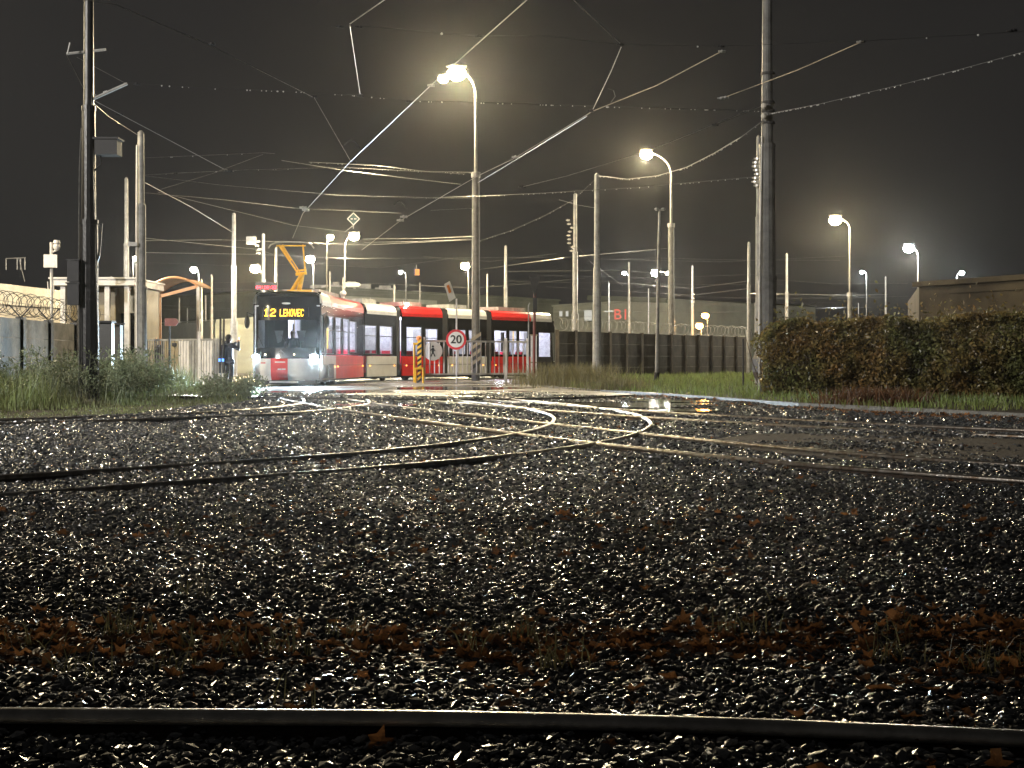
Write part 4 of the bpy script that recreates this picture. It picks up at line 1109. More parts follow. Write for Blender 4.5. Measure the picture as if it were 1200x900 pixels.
wire('feeder crossing behind the tall dark pole to the right', [(878, 344, 90), (1000, 346, 100), (1040, 345, 110)], .020)
wire('stay falling from the weathered pole', [(676, 288, 86), (693, 308, 86), (730, 335, 100)], .014)
wire('stay from the concrete pole to the weathered pole', [(699, 244, 60), (676, 240, 86), (655, 234, 80)], .014)
rx_ = random.Random(5)
TXT = ['over the booth', 'over the canopy', 'over the cab', 'over the second car', 'over the middle red roof', 'over the fourth car', 'over the rear red roof', 'over the hall windows', 'over the red lettering', 'over the wall middle', 'over the wall end', 'over the hedge start', 'over the hedge middle', 'behind the canopy leg']
for i, tname in enumerate(TXT):
    x0 = 100+i*66 if i < 13 else 180; y0 = rx_.uniform(300, 366); L = rx_.uniform(150, 300); Y = rx_.uniform(95, 135)
    wire('fine distant wire running low '+tname, [(x0, y0, Y), (x0+L/2, y0+rx_.uniform(2, 6), Y+4), (x0+L, y0+rx_.uniform(-6, 6), Y+8)], rx_.uniform(.010, .022), 'cable')
    y0 = rx_.uniform(326, 372); Y = rx_.uniform(95, 150)
    wire('lowest thin distant wire '+tname, [(x0-40, y0, Y), (x0+L/2, y0+rx_.uniform(0, 5), Y+4), (x0+L, y0+rx_.uniform(-4, 4), Y+8)], rx_.uniform(.010, .020), 'cable')
# registration gear: arched steady arms near the pantograph wire
for (x, y, s, lb) in ((414, 170, 1, 'arched dark steady arm on the left contact wire'), (470, 240, .8, 'small dark steady arm on the right contact wire')):
    Yc = F*4.5/(HY-y-15)
    pts = [P(x-10*s+i*2.6*s, y-math.sin(i/7*math.pi)*8*s+i*.6, Yc) for i in range(8)]
    k = MB(); k.tube(pts, .02, 6); o = k.build('steady_arm', 'dark_metal', org=tuple(pts[0])); tag(o, lb, 'steady arm', 'steady arms')

# ================================================================== SIGNS AND SMALL THINGS
def disc(mb, c, r, n_, t, seg=32):
    c = Vector(c); n_ = Vector(n_); mb.tube([c-n_*t/2, c+n_*t/2], r, seg)
FR = Vector((0, -1, 0))
# 20 sign
Y = 57.0; sg = thing('speed_sign', 'round red rimmed speed sign reading 20 on a slim white post', 'sign', (XW(535, Y), Y, 0))
k = MB(); k.tube([(XW(535, Y), Y+.05, .05), (XW(535, Y), Y+.05, ZW(350, Y))], .035, 8); k.build('post', 'white_paint', sg)
c = P(534.5, 398, Y)
k = MB(); disc(k, c, .41, FR, .02); k.build('rim', 'sign_red', sg)
k = MB(); disc(k, c+FR*.012, .315, FR, .012); k.build('face', 'sign_white', sg)
text_mesh('number', '20', .46, 'sign_black', sg, c+FR*.024+Vector((0, 0, -.005)), bold=.008)
# tilted plate on top of the same post
Y = 57.4; ts = thing('advert_plate', 'tilted narrow sign plate seen at an angle on top of the 20 sign post', 'sign', tuple(P(533, 352, Y)))
k = MB()
a, b, c_, d = P(520.5, 333, Y-.05), P(526.5, 329.5, Y+.1), P(533.5, 349, Y+.1), P(526.5, 353.5, Y-.05)
k.add([a, b, c_, d]+[v+Vector((.02, .05, 0)) for v in (a, b, c_, d)], [(0, 1, 2, 3), (7, 6, 5, 4), (0, 4, 5, 1), (1, 5, 6, 2), (2, 6, 7, 3), (3, 7, 4, 0)]); k.build('plate', 'sign_white', ts)
k = MB(); q = [a.lerp(b, .3).lerp(d.lerp(c_, .3), .15), a.lerp(b, .75).lerp(d.lerp(c_, .75), .15), a.lerp(b, .75).lerp(d.lerp(c_, .75), .6), a.lerp(b, .3).lerp(d.lerp(c_, .3), .6)]
k.add([v+FR*.03 for v in q], [(0, 1, 2, 3)]); k.build('plate_stripe', 'sign_orange', ts)
# barrier gate
def gx(px_, t0=(495, 57.4), t1=(621, 61.2)):
    f_ = (px_-t0[0])/(t1[0]-t0[0]); Yq = t0[1]+(t1[1]-t0[1])*f_; return Vector((XW(px_, Yq), Yq, 0))
gate = thing('barrier_gate', 'galvanised barrier gate of upright bars standing across the tram', 'gate', tuple(gx(560)))
zt, zb_ = 1.78, .42
for a, b in ((498, 590), (595, 619)):
    A, B = gx(a), gx(b)
    for nm, z in (('top_rail', zt), ('bottom_rail', zb_)):
        k = MB(); k.bar(A+Vector((0, 0, z)), B+Vector((0, 0, z)), .07, .075); k.build(nm, 'white_paint', gate)
    nb = max(4, int((b-a)/5.2))
    for i in range(nb+1):
        p = A.lerp(B, i/nb); k = MB(); k.tube([p+Vector((0, 0, zb_)), p+Vector((0, 0, zt))], .026, 6); k.build('bar', 'white_paint', gate)
for px_, w_ in ((497, .07), (592.5, .13), (618, .10)):
    p = gx(px_); k = MB(); k.box(p+Vector((0, 0, .98)), (w_, w_, 1.9)); k.build('post', 'white_paint', gate)
k = MB(); p = gx(507.5)+Vector((0, -.08, 0)); disc(k, p+Vector((0, 0, ZW(411.5, p.y))), .385, FR, .02); o = k.build('pedestrian_sign', 'sign_white', gate)
c = p+Vector((0, -.02, ZW(411.5, p.y)))
k = MB(); disc(k, c+FR*-.005, .37, FR, .008); k.build('sign_face', 'sign_white', o)
k = MB(); disc(k, c+Vector((0, -.012, .19)), .045, FR, .01, 12)
def strip(mb, c, a, b, w_):
    A = Vector((a[0], a[1])); B = Vector((b[0], b[1])); q = (B-A).normalized(); q = Vector((-q.y, q.x))*w_/2
    v = [c+Vector((p.x, 0, p.y)) for p in (A-q, A+q, B+q, B-q)]; v2 = [p+Vector((0, .006, 0)) for p in v]
    mb.add(v+v2, [(0, 1, 2, 3), (7, 6, 5, 4), (0, 4, 5, 1), (1, 5, 6, 2), (2, 6, 7, 3), (3, 7, 4, 0)])
for a, b, w_ in (((0, .13), (0, -.03), .09), ((0, -.03), (.09, -.22), .045), ((0, -.03), (-.08, -.22), .045), ((0, .12), (.10, .0), .035), ((0, .12), (-.10, .02), .035)):
    strip(k, c+Vector((0, -.02, 0)), a, b, w_)
k.build('walking_figure', 'sign_black', o)
# cream stout post at the right end
Y = 60.2; cp = thing('stout_post', 'stout cream post at the right end of the barrier gate', 'post', (XW(621, Y), Y, 0)); k = MB(); k.box((XW(621, Y)+.16, Y, 1.02), (.26, .26, 2.04)); k.build('shaft', 'white_paint', cp)
k = MB(); k.box((XW(621, Y)+.16, Y, 2.06), (.32, .32, .06)); k.box((XW(621, Y)+.16, Y-.01, .9), (.30, .30, .05)); k.build('band', 'cream_clad', cp)
# yellow and striped bollard
def striped(mb_y, mb_b, c, w_, z0, z1, n_):
    for i in range(n_):
        a = z0+(z1-z0)*i/n_; b = z0+(z1-z0)*(i+1)/n_
        h = w_/2; (mb_y if i % 2 else mb_b).add([(c[0]-h, c[1]-h, a-w_*.35), (c[0]+h, c[1]-h, a+w_*.35), (c[0]+h, c[1]+h, a+w_*.35), (c[0]-h, c[1]+h, a-w_*.35), (c[0]-h, c[1]-h, b-w_*.35), (c[0]+h, c[1]-h, b+w_*.35), (c[0]+h, c[1]+h, b+w_*.35), (c[0]-h, c[1]+h, b-w_*.35)],
          [(3, 2, 1, 0), (4, 5, 6, 7), (0, 1, 5, 4), (1, 2, 6, 5), (2, 3, 7, 6), (3, 0, 4, 7)])
Y = 57.25; bo = thing('gate_buffer', 'yellow steel buffer with a black and yellow striped post left of the barrier gate', 'bollard', (XW(491, Y), Y, 0))
a, b = MB(), MB(); striped(a, b, (XW(491.5, Y), Y), .16, .12, 1.8, 16); a.build('yellow_stripes', 'yellow_paint', bo); b.build('striped_post', 'sign_black', bo)
k = MB(); k.tube([P(485.5, 448, Y), P(485.5, 404, Y)], .05, 6); k.tube([P(484, 403, Y), P(489, 403, Y)], .05, 6); k.tube([P(488, 432, Y-.2), P(496, 432, Y-.2)], .05, 6); k.tube([P(496, 452, Y-.2), P(496, 431, Y-.2)], .045, 6); k.tube([P(487, 450, Y-.2), P(487, 431, Y-.2)], .045, 6); k.build('frame', 'yellow_paint', bo)
k = MB(); k.ball(P(491, 396.5, Y), .11, 8, 6); k.build('cap', 'sign_orange', bo)
# striped wrap at the foot of the big lamp pole
Y = 62.7; wr = thing('striped_sleeve', 'black and yellow striped sleeve round the foot of the tall street lamp', 'sleeve', (XW(557.5, Y), 63, 0))
a, b = MB(), MB(); striped(a, b, (XW(557.5, Y), 63), .44, .7, 2.1, 8); a.build('yellow_stripes', 'cream_clad', wr); b.build('sleeve', 'sign_black', wr)
# triangle sign from behind
Y = 55.5; tr = thing('triangle_sign', 'back of a dark triangular sign, point down, on a rusty post', 'sign', (XW(626.5, Y), Y, 0))
k = MB(); k.tube([(XW(625.5, Y), Y, 0), (XW(626.8, Y), Y, ZW(326, Y))], .055, 8); k.build('post', 'sign_brown', tr)
k = MB(); a, b, c_ = P(619.8, 323.5, Y-.07), P(632.8, 324.5, Y-.07), P(626.5, 349, Y-.07); k.add([a, b, c_]+[v+Vector((0, .03, 0)) for v in (a, b, c_)], [(0, 1, 2), (5, 4, 3), (0, 3, 4, 1), (1, 4, 5, 2), (2, 5, 3, 0)]); k.build('plate', 'dark_metal', tr)
k = MB(); k.box(P(627, 357, Y-.05), (.16, .12, .55)); k.build('lower_plate', 'dark_metal', tr)
Y = 57; tp = thing('thin_post', 'thin grey post left of the triangular sign post', 'post', (XW(619.5, Y), Y, 0)); k = MB(); k.tube([(XW(619.5, Y), Y, 0), (XW(619.5, Y), Y, ZW(358, Y)), (XW(621, Y), Y, ZW(355, Y))], .03, 6); k.build('shaft', 'grey_paint', tp)
# arrow shaped brown sign
Y = 44; ar = thing('arrow_sign', 'small brown arrow shaped sign on a thin dark post before the sliding gate', 'sign', (XW(198, Y), Y, 0))
k = MB(); k.tube([(XW(198, Y), Y+.04, 0), (XW(198, Y), Y+.04, ZW(374, Y))], .03, 6); k.build('post', 'dark_metal', ar)
k = MB(); pts = [P(193, 373, Y), P(206, 373, Y), P(209.5, 377.5, Y), P(206, 382, Y), P(193, 382, Y)]; k.add(pts+[p+Vector((0, .03, 0)) for p in pts], [(0, 1, 2, 3, 4), (9, 8, 7, 6, 5)]+[(i, 5+i, 5+(i+1) % 5, (i+1) % 5) for i in range(5)]); k.build('plate', 'sign_brown', ar)
# diamond sign
Y = 80; dm = thing('diamond_sign', 'dark green diamond shaped sign with a white edge above the yellow lamp', 'sign', tuple(P(414, 263, Y)))
def diamond(c, r, y): return [c+Vector((0, y, r)), c+Vector((r, y, 0)), c+Vector((0, y, -r)), c+Vector((-r, y, 0))]
c = P(414.2, 256.5, Y); k = MB(); v = diamond(c, .37, 0)+diamond(c, .37, .03); k.add(v, [(0, 1, 2, 3), (7, 6, 5, 4), (0, 4, 5, 1), (1, 5, 6, 2), (2, 6, 7, 3), (3, 7, 4, 0)]); k.build('edge', 'sign_white', dm)
k = MB(); k.add(diamond(c, .30, -.006), [(0, 1, 2, 3)]); k.build('face', 'sign_green', dm)
k = MB()
for dx in (-.13, -.07, .07, .14): k.box(c+Vector((dx, -.012, 0)), (.045, .004, .07))
k.build('marking', 'sign_white', dm)
k = MB(); k.tube([P(414.2, 263, Y+.05), P(414.2, 268, Y+.05)], .03, 5); k.tube([P(404, 272, Y+.05), P(414.2, 264, Y+.05)], .02, 5); k.build('hanger', 'galvanised', dm)
# small orange/blue sign high on wire
Y = 84; hs = thing('hanging_plate', 'small orange sign plate hanging from a wire over the middle red roof', 'sign', tuple(P(488, 314, Y)))
k = MB(); k.box(P(488.6, 319, Y), (.30, .03, .36)); k.build('plate', 'sign_orange', hs); k = MB(); k.box(P(485.8, 318.5, Y-.02), (.07, .03, .34)); k.build('side_plate', 'bag', hs); k = MB(); k.tube([P(488, 315, Y), P(488, 310, Y)], .015, 4); k.build('hanger', 'galvanised', hs)
# red clock
Y = 62; ck = thing('led_clock', 'red glowing digital clock above the tram cab reading 04:10:33', 'clock', tuple(P(312, 341, Y)))
k = MB(); k.box(P(312, 335.3, Y)+Vector((0, .07, 0)), (.96, .10, .34)); k.build('case', 'sign_black', ck)
k = MB(); dots(k, '04:10:33', P(300.6, 338.2, Y), (1, 0, 0), (0, 0, 1), .0188, .0165, 5.9); k.build('digits', 'led_red', ck)
k = MB(); k.tube([P(312, 338, Y+.1), P(309.5, 450, Y+1.2)], .05, 6); k.build('post', 'galvanised', ck)
# far direction board behind the front car
Y = 100; db = thing('direction_board', 'small pale arrow board fixed by a pole over the front car', 'sign', tuple(P(414, 337, Y)))
k = MB(); pts = [P(404, 330.5, Y), P(420, 331, Y), P(423.5, 333.5, Y), P(420, 336, Y), P(404, 336, Y)]; k.add(pts+[p+Vector((0, .05, 0)) for p in pts], [(0, 1, 2, 3, 4), (9, 8, 7, 6, 5)]+[(i, 5+i, 5+(i+1) % 5, (i+1) % 5) for i in range(5)]); k.build('plate', 'galvanised', db)
k = MB(); k.tube([P(402, 342, Y), P(402, 325, Y)], .05, 6); k.build('bracket', 'galvanised', db)
for lb, x, y, Y in (('pale dome camera on the roof edge behind the front car', 402, 344, 66),):
    k = MB(); k.ball(P(x, y, Y), (.16, .16, .14), 10, 6); k.tube([P(x, y+2, Y), P(x, y+5, Y)], .09, 8); o = k.build('dome_camera', 'white_paint', org=tuple(P(x, y+5, Y))); tag(o, lb, 'camera')

# ================================================================== LEFT SIDE: wall, booth, halls, canopy, sliding gate
XWALL = -14.2
lw = thing('concrete_wall', 'grey concrete panel wall with dark posts and razor wire on the left', 'wall', (XWALL, 38, 0))
wy = [22, 30, 38.2, 41.6, 44.6, 47.8, 50.8]
wp = lambda Yq: Vector((XWALL-(Yq-38)*.055, Yq, 0))
HT = 2.2
for a, b in zip(wy, wy[1:]):
    A, B = wp(a+.12), wp(b-.12)
    for z0, z1 in ((0, .52), (.53, 1.08), (1.09, 1.64), (1.65, HT)):
        k = MB(); k.bar(A+Vector((0, 0, (z0+z1)/2)), B+Vector((0, 0, (z0+z1)/2)), .08, z1-z0); k.build('panel', 'concrete', lw)
for a in wy:
    k = MB(); k.box(wp(a)+Vector((0, 0, HT/2+.03)), (.24, .24, HT+.06)); po = k.build('post', 'sign_black', lw)
    k = MB(); top = wp(a)+Vector((0, 0, HT+.04))
    k.bar(top, top+Vector((-.34, 0, .38)), .035, .035); k.bar(top, top+Vector((.34, 0, .38)), .035, .035); k.build('bracket', 'dark_metal', po)
def coil(parent, A, B, r, turns, wr_=.008, m='galvanised'):
    k = MB(); n_ = turns*12; pts = []
    d = (B-A).normalized(); s = d.cross(Vector((0, 0, 1))).normalized()
    for i in range(n_+1):
        t = i/n_; a = t*turns*2*math.pi; rr = r*(1+.1*math.sin(a*.37))
        pts.append(A.lerp(B, t)+s*math.cos(a)*rr+Vector((0, 0, math.sin(a)*rr)))
    k.tube(pts, wr_, 3, False); return k.build('razor_wire', m, parent)
coil(lw, wp(24)+Vector((0, 0, HT+.42)), wp(51)+Vector((0, 0, HT+.42)), .33, 60, .010, 'dark_metal')
k = MB()
for sx in (-.34, .34): k.tube([wp(22)+Vector((sx, 0, HT+.42)), wp(50.8)+Vector((sx, 0, HT+.42))], .006, 4)
k.build('strand', 'dark_metal', lw)
# wide dark gate post and the short grey one beside it
Y = 38; dg = thing('gate_post', 'wide black gate post right of the black pole', 'post', (XW(124.5, Y), Y, 0)); k = MB(); k.box((XW(124.5, Y), Y, ZW(378, Y)/2), (.36, .25, ZW(378, Y))); k.build('shaft', 'sign_black', dg); k = MB(); k.box((XW(124.5, Y), Y, ZW(378, Y)+.02), (.42, .46, .05)); k.build('cap', 'dark_metal', dg)
Y = 39.5; gp_ = thing('wall_stub', 'short pale concrete wall piece beside the black gate post', 'wall', (XW(137, Y), Y, 0))
k = MB(); k.box((XW(137, Y), Y, ZW(381, Y)/2), (.26, .3, ZW(381, Y))); k.build('slab', 'dark_concrete', gp_); k = MB(); k.box((XW(137, Y)+.05, Y-.3, ZW(381, Y)+.03), (.5, .05, .05)); k.build('top_bar', 'dark_metal', gp_)
# guard booth
Y = 50; X0, X1 = XW(66, Y), XW(158, Y)
bt = thing('guard_booth', 'cream guard booth with flat overhanging roof and white columns', 'booth', ((X0+X1)/2, Y, 0))
zr = ZW(336, Y)
k = MB()
ribs = 44
k.box(((X0+XW(131, Y))/2, Y+2, zr/2), (XW(131, Y)-X0, 3.0, zr)); 
for i in range(ribs):
    xx = X0+(XW(131, Y)-X0)*(i+.5)/ribs; k.box((xx, Y+.49, zr/2), (.05, .03, zr-.05))
k.build('wall', 'cream_clad', bt)
k = MB(); k.box(((XW(131, Y)+X1)/2, Y+2.2, zr-.45), (X1-XW(131, Y), 2.6, .9)); k.box(((XW(131, Y)+X1)/2, Y+2.2, .6), (X1-XW(131, Y), 2.6, 1.2)); k.box((X1-.08, Y+2.2, zr/2), (.15, 2.5, zr)); k.box(((XW(131, Y)+X1)/2, Y+3.4, zr/2), (X1-XW(131, Y), .1, zr-.02)); k.build('front_wall', 'cream_clad_b', bt)
k = MB(); k.box(((XW(131, Y)+X1)/2-.05, Y+.95, 1.2+(zr-2.1)/2), (X1-XW(131, Y)-.25, .03, zr-2.1)); k.build('window', 'booth_glass', bt)
k = MB(); k.box(((XW(64, Y)+XW(160, Y))/2, Y+1.7, zr+.14), (XW(160, Y)-XW(62, Y), 4.2, .22)); k.box(((XW(64, Y)+XW(160, Y))/2, Y+1.7, zr+.28), (XW(161.5, Y)-XW(61, Y), 4.35, .06)); k.build('roof', 'white_paint', bt)
for px_ in (76, 127.5, 150.5):
    k = MB(); k.box((XW(px_, Y), Y-.15, zr/2), (.17, .17, zr)); k.build('column', 'white_paint', bt)
# long cream hall behind
Y = 62; lh = thing('long_hall', 'long cream corrugated hall with railing on the roof behind the razor wire', 'building', (XW(0, Y), Y, 0))
xa, xb = XW(-160, Y), XW(97, 78)
def hp(t, z): return Vector((xa+(xb-xa)*t, 60+18*t, z))
k = MB(); A, B = hp(0, 0), hp(1, 0); hz_ = 3.75
k.bar(A+Vector((0, .2, hz_/2)), B+Vector((0, .2, hz_/2)), .3, hz_); 
for i in range(150): k.box(hp((i+.5)/150, hz_/2), (.07, .06, hz_-.1))
k.build('wall', 'cream_clad', lh)
k = MB(); k.bar(A+Vector((0, .6, hz_+.7)), B+Vector((0, .6, hz_+.35)), .3, 1.15)
for i in range(60): k.box(hp((i+.5)/60, 0)+Vector((0, .42, hz_+.7-.35*(i/60))), (.10, .06, 1.0))
k.build('roof_fascia', 'cream_clad_b', lh)
k = MB(); k.bar(A+Vector((0, .4, hz_+.06)), B+Vector((0, .4, hz_+.06)), .8, .10); k.build('gutter', 'cream_clad_b', lh)
k = MB()
for px_ in (7, 20, 24, 29): k.tube([P(px_, 316, 64.5), P(px_, 303, 64.5)], .025, 5)
k.tube([P(7, 303, 64.5), P(30, 302, 64.5)], .025, 5); k.tube([P(22, 302, 64.5), P(29, 330, 64.5)], .02, 5); k.build('railing', 'galvanised', lh)
# camera mast with white box
Y = 46; cm = thing('camera_mast', 'white box and camera on a short mast above the hall roof', 'camera', tuple(P(61, 330, Y)))
k = MB(); k.tube([P(60.5, 344, Y), P(60, 284, Y)], .05, 8); k.tube([P(60, 296, Y), P(67, 293, Y)], .03, 6); k.tube([P(56, 330, Y), P(56.5, 344, Y), P(60, 346, Y), P(63.5, 342, Y), P(62, 330, Y)], .018, 5); k.build('mast', 'white_paint', cm)
k = MB(); k.box(P(59, 306, Y-.1), (.38, .18, .42)); k.build('box', 'white_paint', cm)
k = MB(); k.ball(P(66.5, 289, Y), (.12, .12, .14), 10, 6); k.tube([P(66.5, 285, Y), P(66.5, 281.5, Y)], [.12, .09], 10); k.build('camera_dome', 'white_paint', cm)
Y = 46; k = MB(); k.tube([(P(60.5, 344, Y).x, Y, 0), P(60.5, 344, Y)], .05, 8); k.build('lower_mast', 'white_paint', cm)
# orange canopy: a barrel roof on slender posts
Y = 56; cn = thing('canopy', 'arched orange canopy on slender posts by the sliding gate', 'canopy', (XW(200, Y), Y, 0))
def arch(t, yy, dz=0, flat=False):
    a, b = P(170, 340, Y), P(232, 334, Y); m_ = math.sin(math.pi*min(1, max(0, t)))**.9
    return Vector((a.x+(b.x-a.x)*t, Y+yy, a.z+(b.z-a.z)*t+(0 if flat else .42*m_)+dz))
k = MB(); k.grid([[arch(i/16, yy) for i in range(17)] for yy in (0, .8, 1.6, 2.4)]); k.grid([[arch(i/16, yy, -.05) for i in range(17)] for yy in (2.4, 1.6, .8, 0)]); k.build('roof_skin', 'canopy_skin', cn, smooth=True)
k = MB(); k.tube([arch(i/16, -.03, -.02) for i in range(17)], .05, 6); k.tube([arch(i/16, 2.4, -.02) for i in range(17)], .05, 6); k.build('arch_rim', 'orange_canopy', cn)
k = MB(); k.bar(P(187, 347.5, Y+.2), P(232, 335.5, Y+.2), .10, .12); k.bar(P(170, 341.5, Y+.2), P(187, 346.5, Y+.2), .08, .1); k.build('beam', 'orange_canopy', cn)
for px_, py_ in ((187.5, 346), (232, 336)):
    k = MB(); q = P(px_, py_, Y+.2); k.box((q.x, q.y, q.z/2), (.10, .10, q.z)); k.build('post', 'orange_canopy' if px_ < 200 else 'white_paint', cn)
# sliding gate (pale translucent slats)
A_, B_ = Vector((XW(172, 51), 51, 0)), Vector((XW(262, 49.5), 49.5, 0))
sl = thing('sliding_gate', 'pale sliding gate of upright slats left of the photographer', 'gate', tuple(A_.lerp(B_, .5)))
zt = 1.72
for nm, z in (('top_rail', zt), ('bottom_rail', .22)):
    k = MB(); k.bar(A_+Vector((0, 0, z)), B_+Vector((0, 0, z)), .06, .07); k.build(nm, 'galvanised', sl)
for i in range(8):
    p = A_.lerp(B_, i*.031+.01); k = MB(); k.tube([p+Vector((0, 0, .22)), p+Vector((0, 0, zt))], .02, 6); k.build('bar', 'galvanised', sl)
for i, (a, b) in enumerate(((.24, .42), (.425, .56), (.565, .72), (.725, .86), (.865, .99))):
    k = MB(); p, q = A_.lerp(B_, a), A_.lerp(B_, b); n_ = 7
    for j in range(n_):
        u_, v_ = p.lerp(q, (j+.04)/n_), p.lerp(q, (j+.93)/n_); k.bar(u_+Vector((0, .03*(j % 2), .98)), v_+Vector((0, .03*(j % 2), .98)), .03, 1.42)
    k.build('slat_panel', ('cream_clad', 'white_paint', 'galvanised', 'white_paint', 'galvanised')[i], sl)
k = MB(); k.box(A_.lerp(B_, .37)+Vector((0, -.06, 1.55)), (.16, .05, .12)); k.build('lock_plate', 'dark_metal', sl)
for i, (px_, r_) in enumerate(((234.5, .05), (259, .045))):
    k = MB(); p = A_.lerp(B_, (px_-172)/90); k.box(p+Vector((0, 0, 1.0)), (r_*2, r_*2, 2.0)); k.build('post', 'white_paint', sl)
Y = 48.6; bp_ = thing('slim_posts', 'pair of slim dark posts with reflectors beside the photographer', 'post', (XW(259, Y), Y, 0))
for px_, ty in ((257.5, 372), (261.5, 374)):
    k = MB(); k.tube([(XW(px_, Y), Y, 0), (XW(px_+1, Y), Y, ZW(ty, Y))], .035, 8); k.build('post', 'dark_metal', bp_)
    k = MB(); k.tube([(XW(px_, Y), Y-.02, .1), (XW(px_, Y), Y-.02, .55)], .04, 8); k.build('reflector', 'sign_white', bp_)
    k = MB(); k.tube([(XW(px_, Y), Y-.02, .95), (XW(px_, Y), Y-.02, 1.05)], .038, 8); k.build('blue_band', 'blue_glow', bp_)
# palisade continuing towards the tram
# far pale hall left of the tram
def hall(label, x0, y0, x1, y1, Y0, Y1, m, rib=0, name='hall', depth=30):
    a, b = P(x0, y0, Y0), P(x1, y1, Y1); t = thing(name, label, 'building', ((a.x+b.x)/2, (Y0+Y1)/2, 0))
    d = Vector((-(b.y-a.y), b.x-a.x, 0)).normalized()*depth
    A0, B0 = Vector((a.x, a.y, 0)), Vector((b.x, b.y, 0))
    k = MB(); vs = [A0, B0, B0+d, A0+d, a, b, b+d, a+d]; k.add(vs, [(0, 1, 5, 4), (1, 2, 6, 5), (2, 3, 7, 6), (3, 0, 4, 7)])
    if rib:
        nrm = -d.normalized()*.05
        for i in range(rib):
            z = max(a.z, b.z)*(i+.5)/rib
            if z > min(a.z, b.z)-.1: continue
            k.bar(A0+nrm+Vector((0, 0, z)), B0+nrm+Vector((0, 0, z)), .08, .07)
    k.build('wall', m, t)
    k = MB(); k.add([a+Vector((0, 0, .01)), b+Vector((0, 0, .01)), b+d+Vector((0, 0, .2)), a+d+Vector((0, 0, .2))], [(0, 1, 2, 3)]); k.bar(a-d.normalized()*.12, b-d.normalized()*.12, .25, .18); k.build('roof', m, t)
    return t, a, b, d
h1, *_ = hall('pale ribbed hall wall behind the photographer and the tram cab', 252, 376, 372, 368, 100, 104, 'pale_hall', 9)
h2, a, b, d = hall('broad dim green grey hall behind the tram roofs', 384, 337, 655, 352, 128, 150, 'green_hall', 0)
k = MB()
for i in range(14):
    t = random.random()**1.5*.4; p = a.lerp(b, t)+d.normalized()*random.uniform(0, 3); k = MB(); hh = random.uniform(.3, .8)*(1-t)
    k.box(p+Vector((0, 0, hh/2)), (random.uniform(.4, 1.6), .6, hh)); k.build('roof_vent', 'galvanised', h2)
k = MB(); q = a.lerp(b, .12)-d.normalized()*.3; k.bar(a.lerp(b, .05)+Vector((0, 0, -.9))-d.normalized()*.3, a.lerp(b, .42)+Vector((0, 0, -.9))-d.normalized()*.3, .3, .4); k.build('canopy_edge', 'pale_hall', h2)
h3, a, b, d = hall('grey hall with small lit windows and red lettering behind the dark wall', 640, 359, 782, 350, 150, 140, 'pale_hall', 0)
for x0, x1, y0, y1 in ((655, 658.5, 365, 371), (662.5, 665.5, 365, 371), (684, 693, 364, 376)):
    Yw = 146; k = MB(); p, q = P(x0, y1, Yw), P(x1, y0, Yw); k.box((p+q)/2-d.normalized()*0+Vector((0, -1.2, 0)), (abs(q.x-p.x), .2, abs(q.z-p.z))); k.build('window', 'window_lit', h3)
text_mesh('lettering', 'B1', 1.45, 'sign_lit_red', h3, P(728, 369, 139), extrude=.02, bold=.015)
k = MB(); k.bar(P(690, 349, 146), P(782, 352, 140), .6, .5); k.build('parapet', 'green_hall', h3)
h4, *_ = hall('long low dim hall on the right behind the poles', 782, 374, 905, 386, 150, 165, 'dark_hall')
h5, *_ = hall('low far shed glimpsed under the canopy', 170, 392, 232, 392, 150, 150, 'dark_hall')
for i, (x, y) in enumerate(((178, 374), (180, 381), (182, 388), (224, 387), (172, 378))):
    k = MB(); k.ball(P(x, y, 240), .35, 6, 4); o = k.build('town_light', 'glow_dim', org=tuple(P(x, y, 240))); tag(o, ('tiny town light highest under the left part of the orange canopy', 'tiny town light in the middle of the column under the canopy', 'lowest tiny town light just above the sliding gate bars', 'lone tiny town light between the canopy posts on the right', 'leftmost tiny town light beside the silver pole')[i], 'light', 'distant town lights')
Y = 170; tw = thing('lit_facade', 'distant dim house front with warm windows left of the canopy post', 'building', (XW(182, Y), Y, 0))
k = MB(); k.box((XW(186, Y), Y+5, ZW(365, Y)/2), (3.4, 9, ZW(365, Y))); k.build('wall', 'dark_hall', tw)
for i in range(4):
    k = MB(); k.box(P(180.5+(i % 2)*3, 374+i*4.2, Y), (.35, .1, .3)); k.build('window', 'glow_dim', tw)
# low building on the right
bb = thing('flat_roofed_building', 'low brown concrete building with flat roof at the right edge', 'building', (XW(1140, 62), 62, 0))
A, B = P(1077, 335, 64), P(1260, 322, 55)
dd = Vector((.25, 1, 0)).normalized()*18
k = MB(); A0, B0 = Vector((A.x, A.y, 0)), Vector((B.x, B.y, 0)); k.add([A0, B0, B0+dd, A0+dd, A, B, B+dd, A+dd], [(0, 1, 5, 4), (1, 2, 6, 5), (2, 3, 7, 6), (3, 0, 4, 7), (4, 5, 6, 7)]); k.build('wall', 'bunker', bb)
k = MB(); k.bar(A+Vector((-.15, -.15, .05)), B+Vector((.2, -.15, .05)), .5, .22); k.bar(A.lerp(B, .18)+Vector((0, -.2, -.35)), B+Vector((0, -.2, -.40)), .08, .14); k.build('roof_edge', 'bunker', bb)
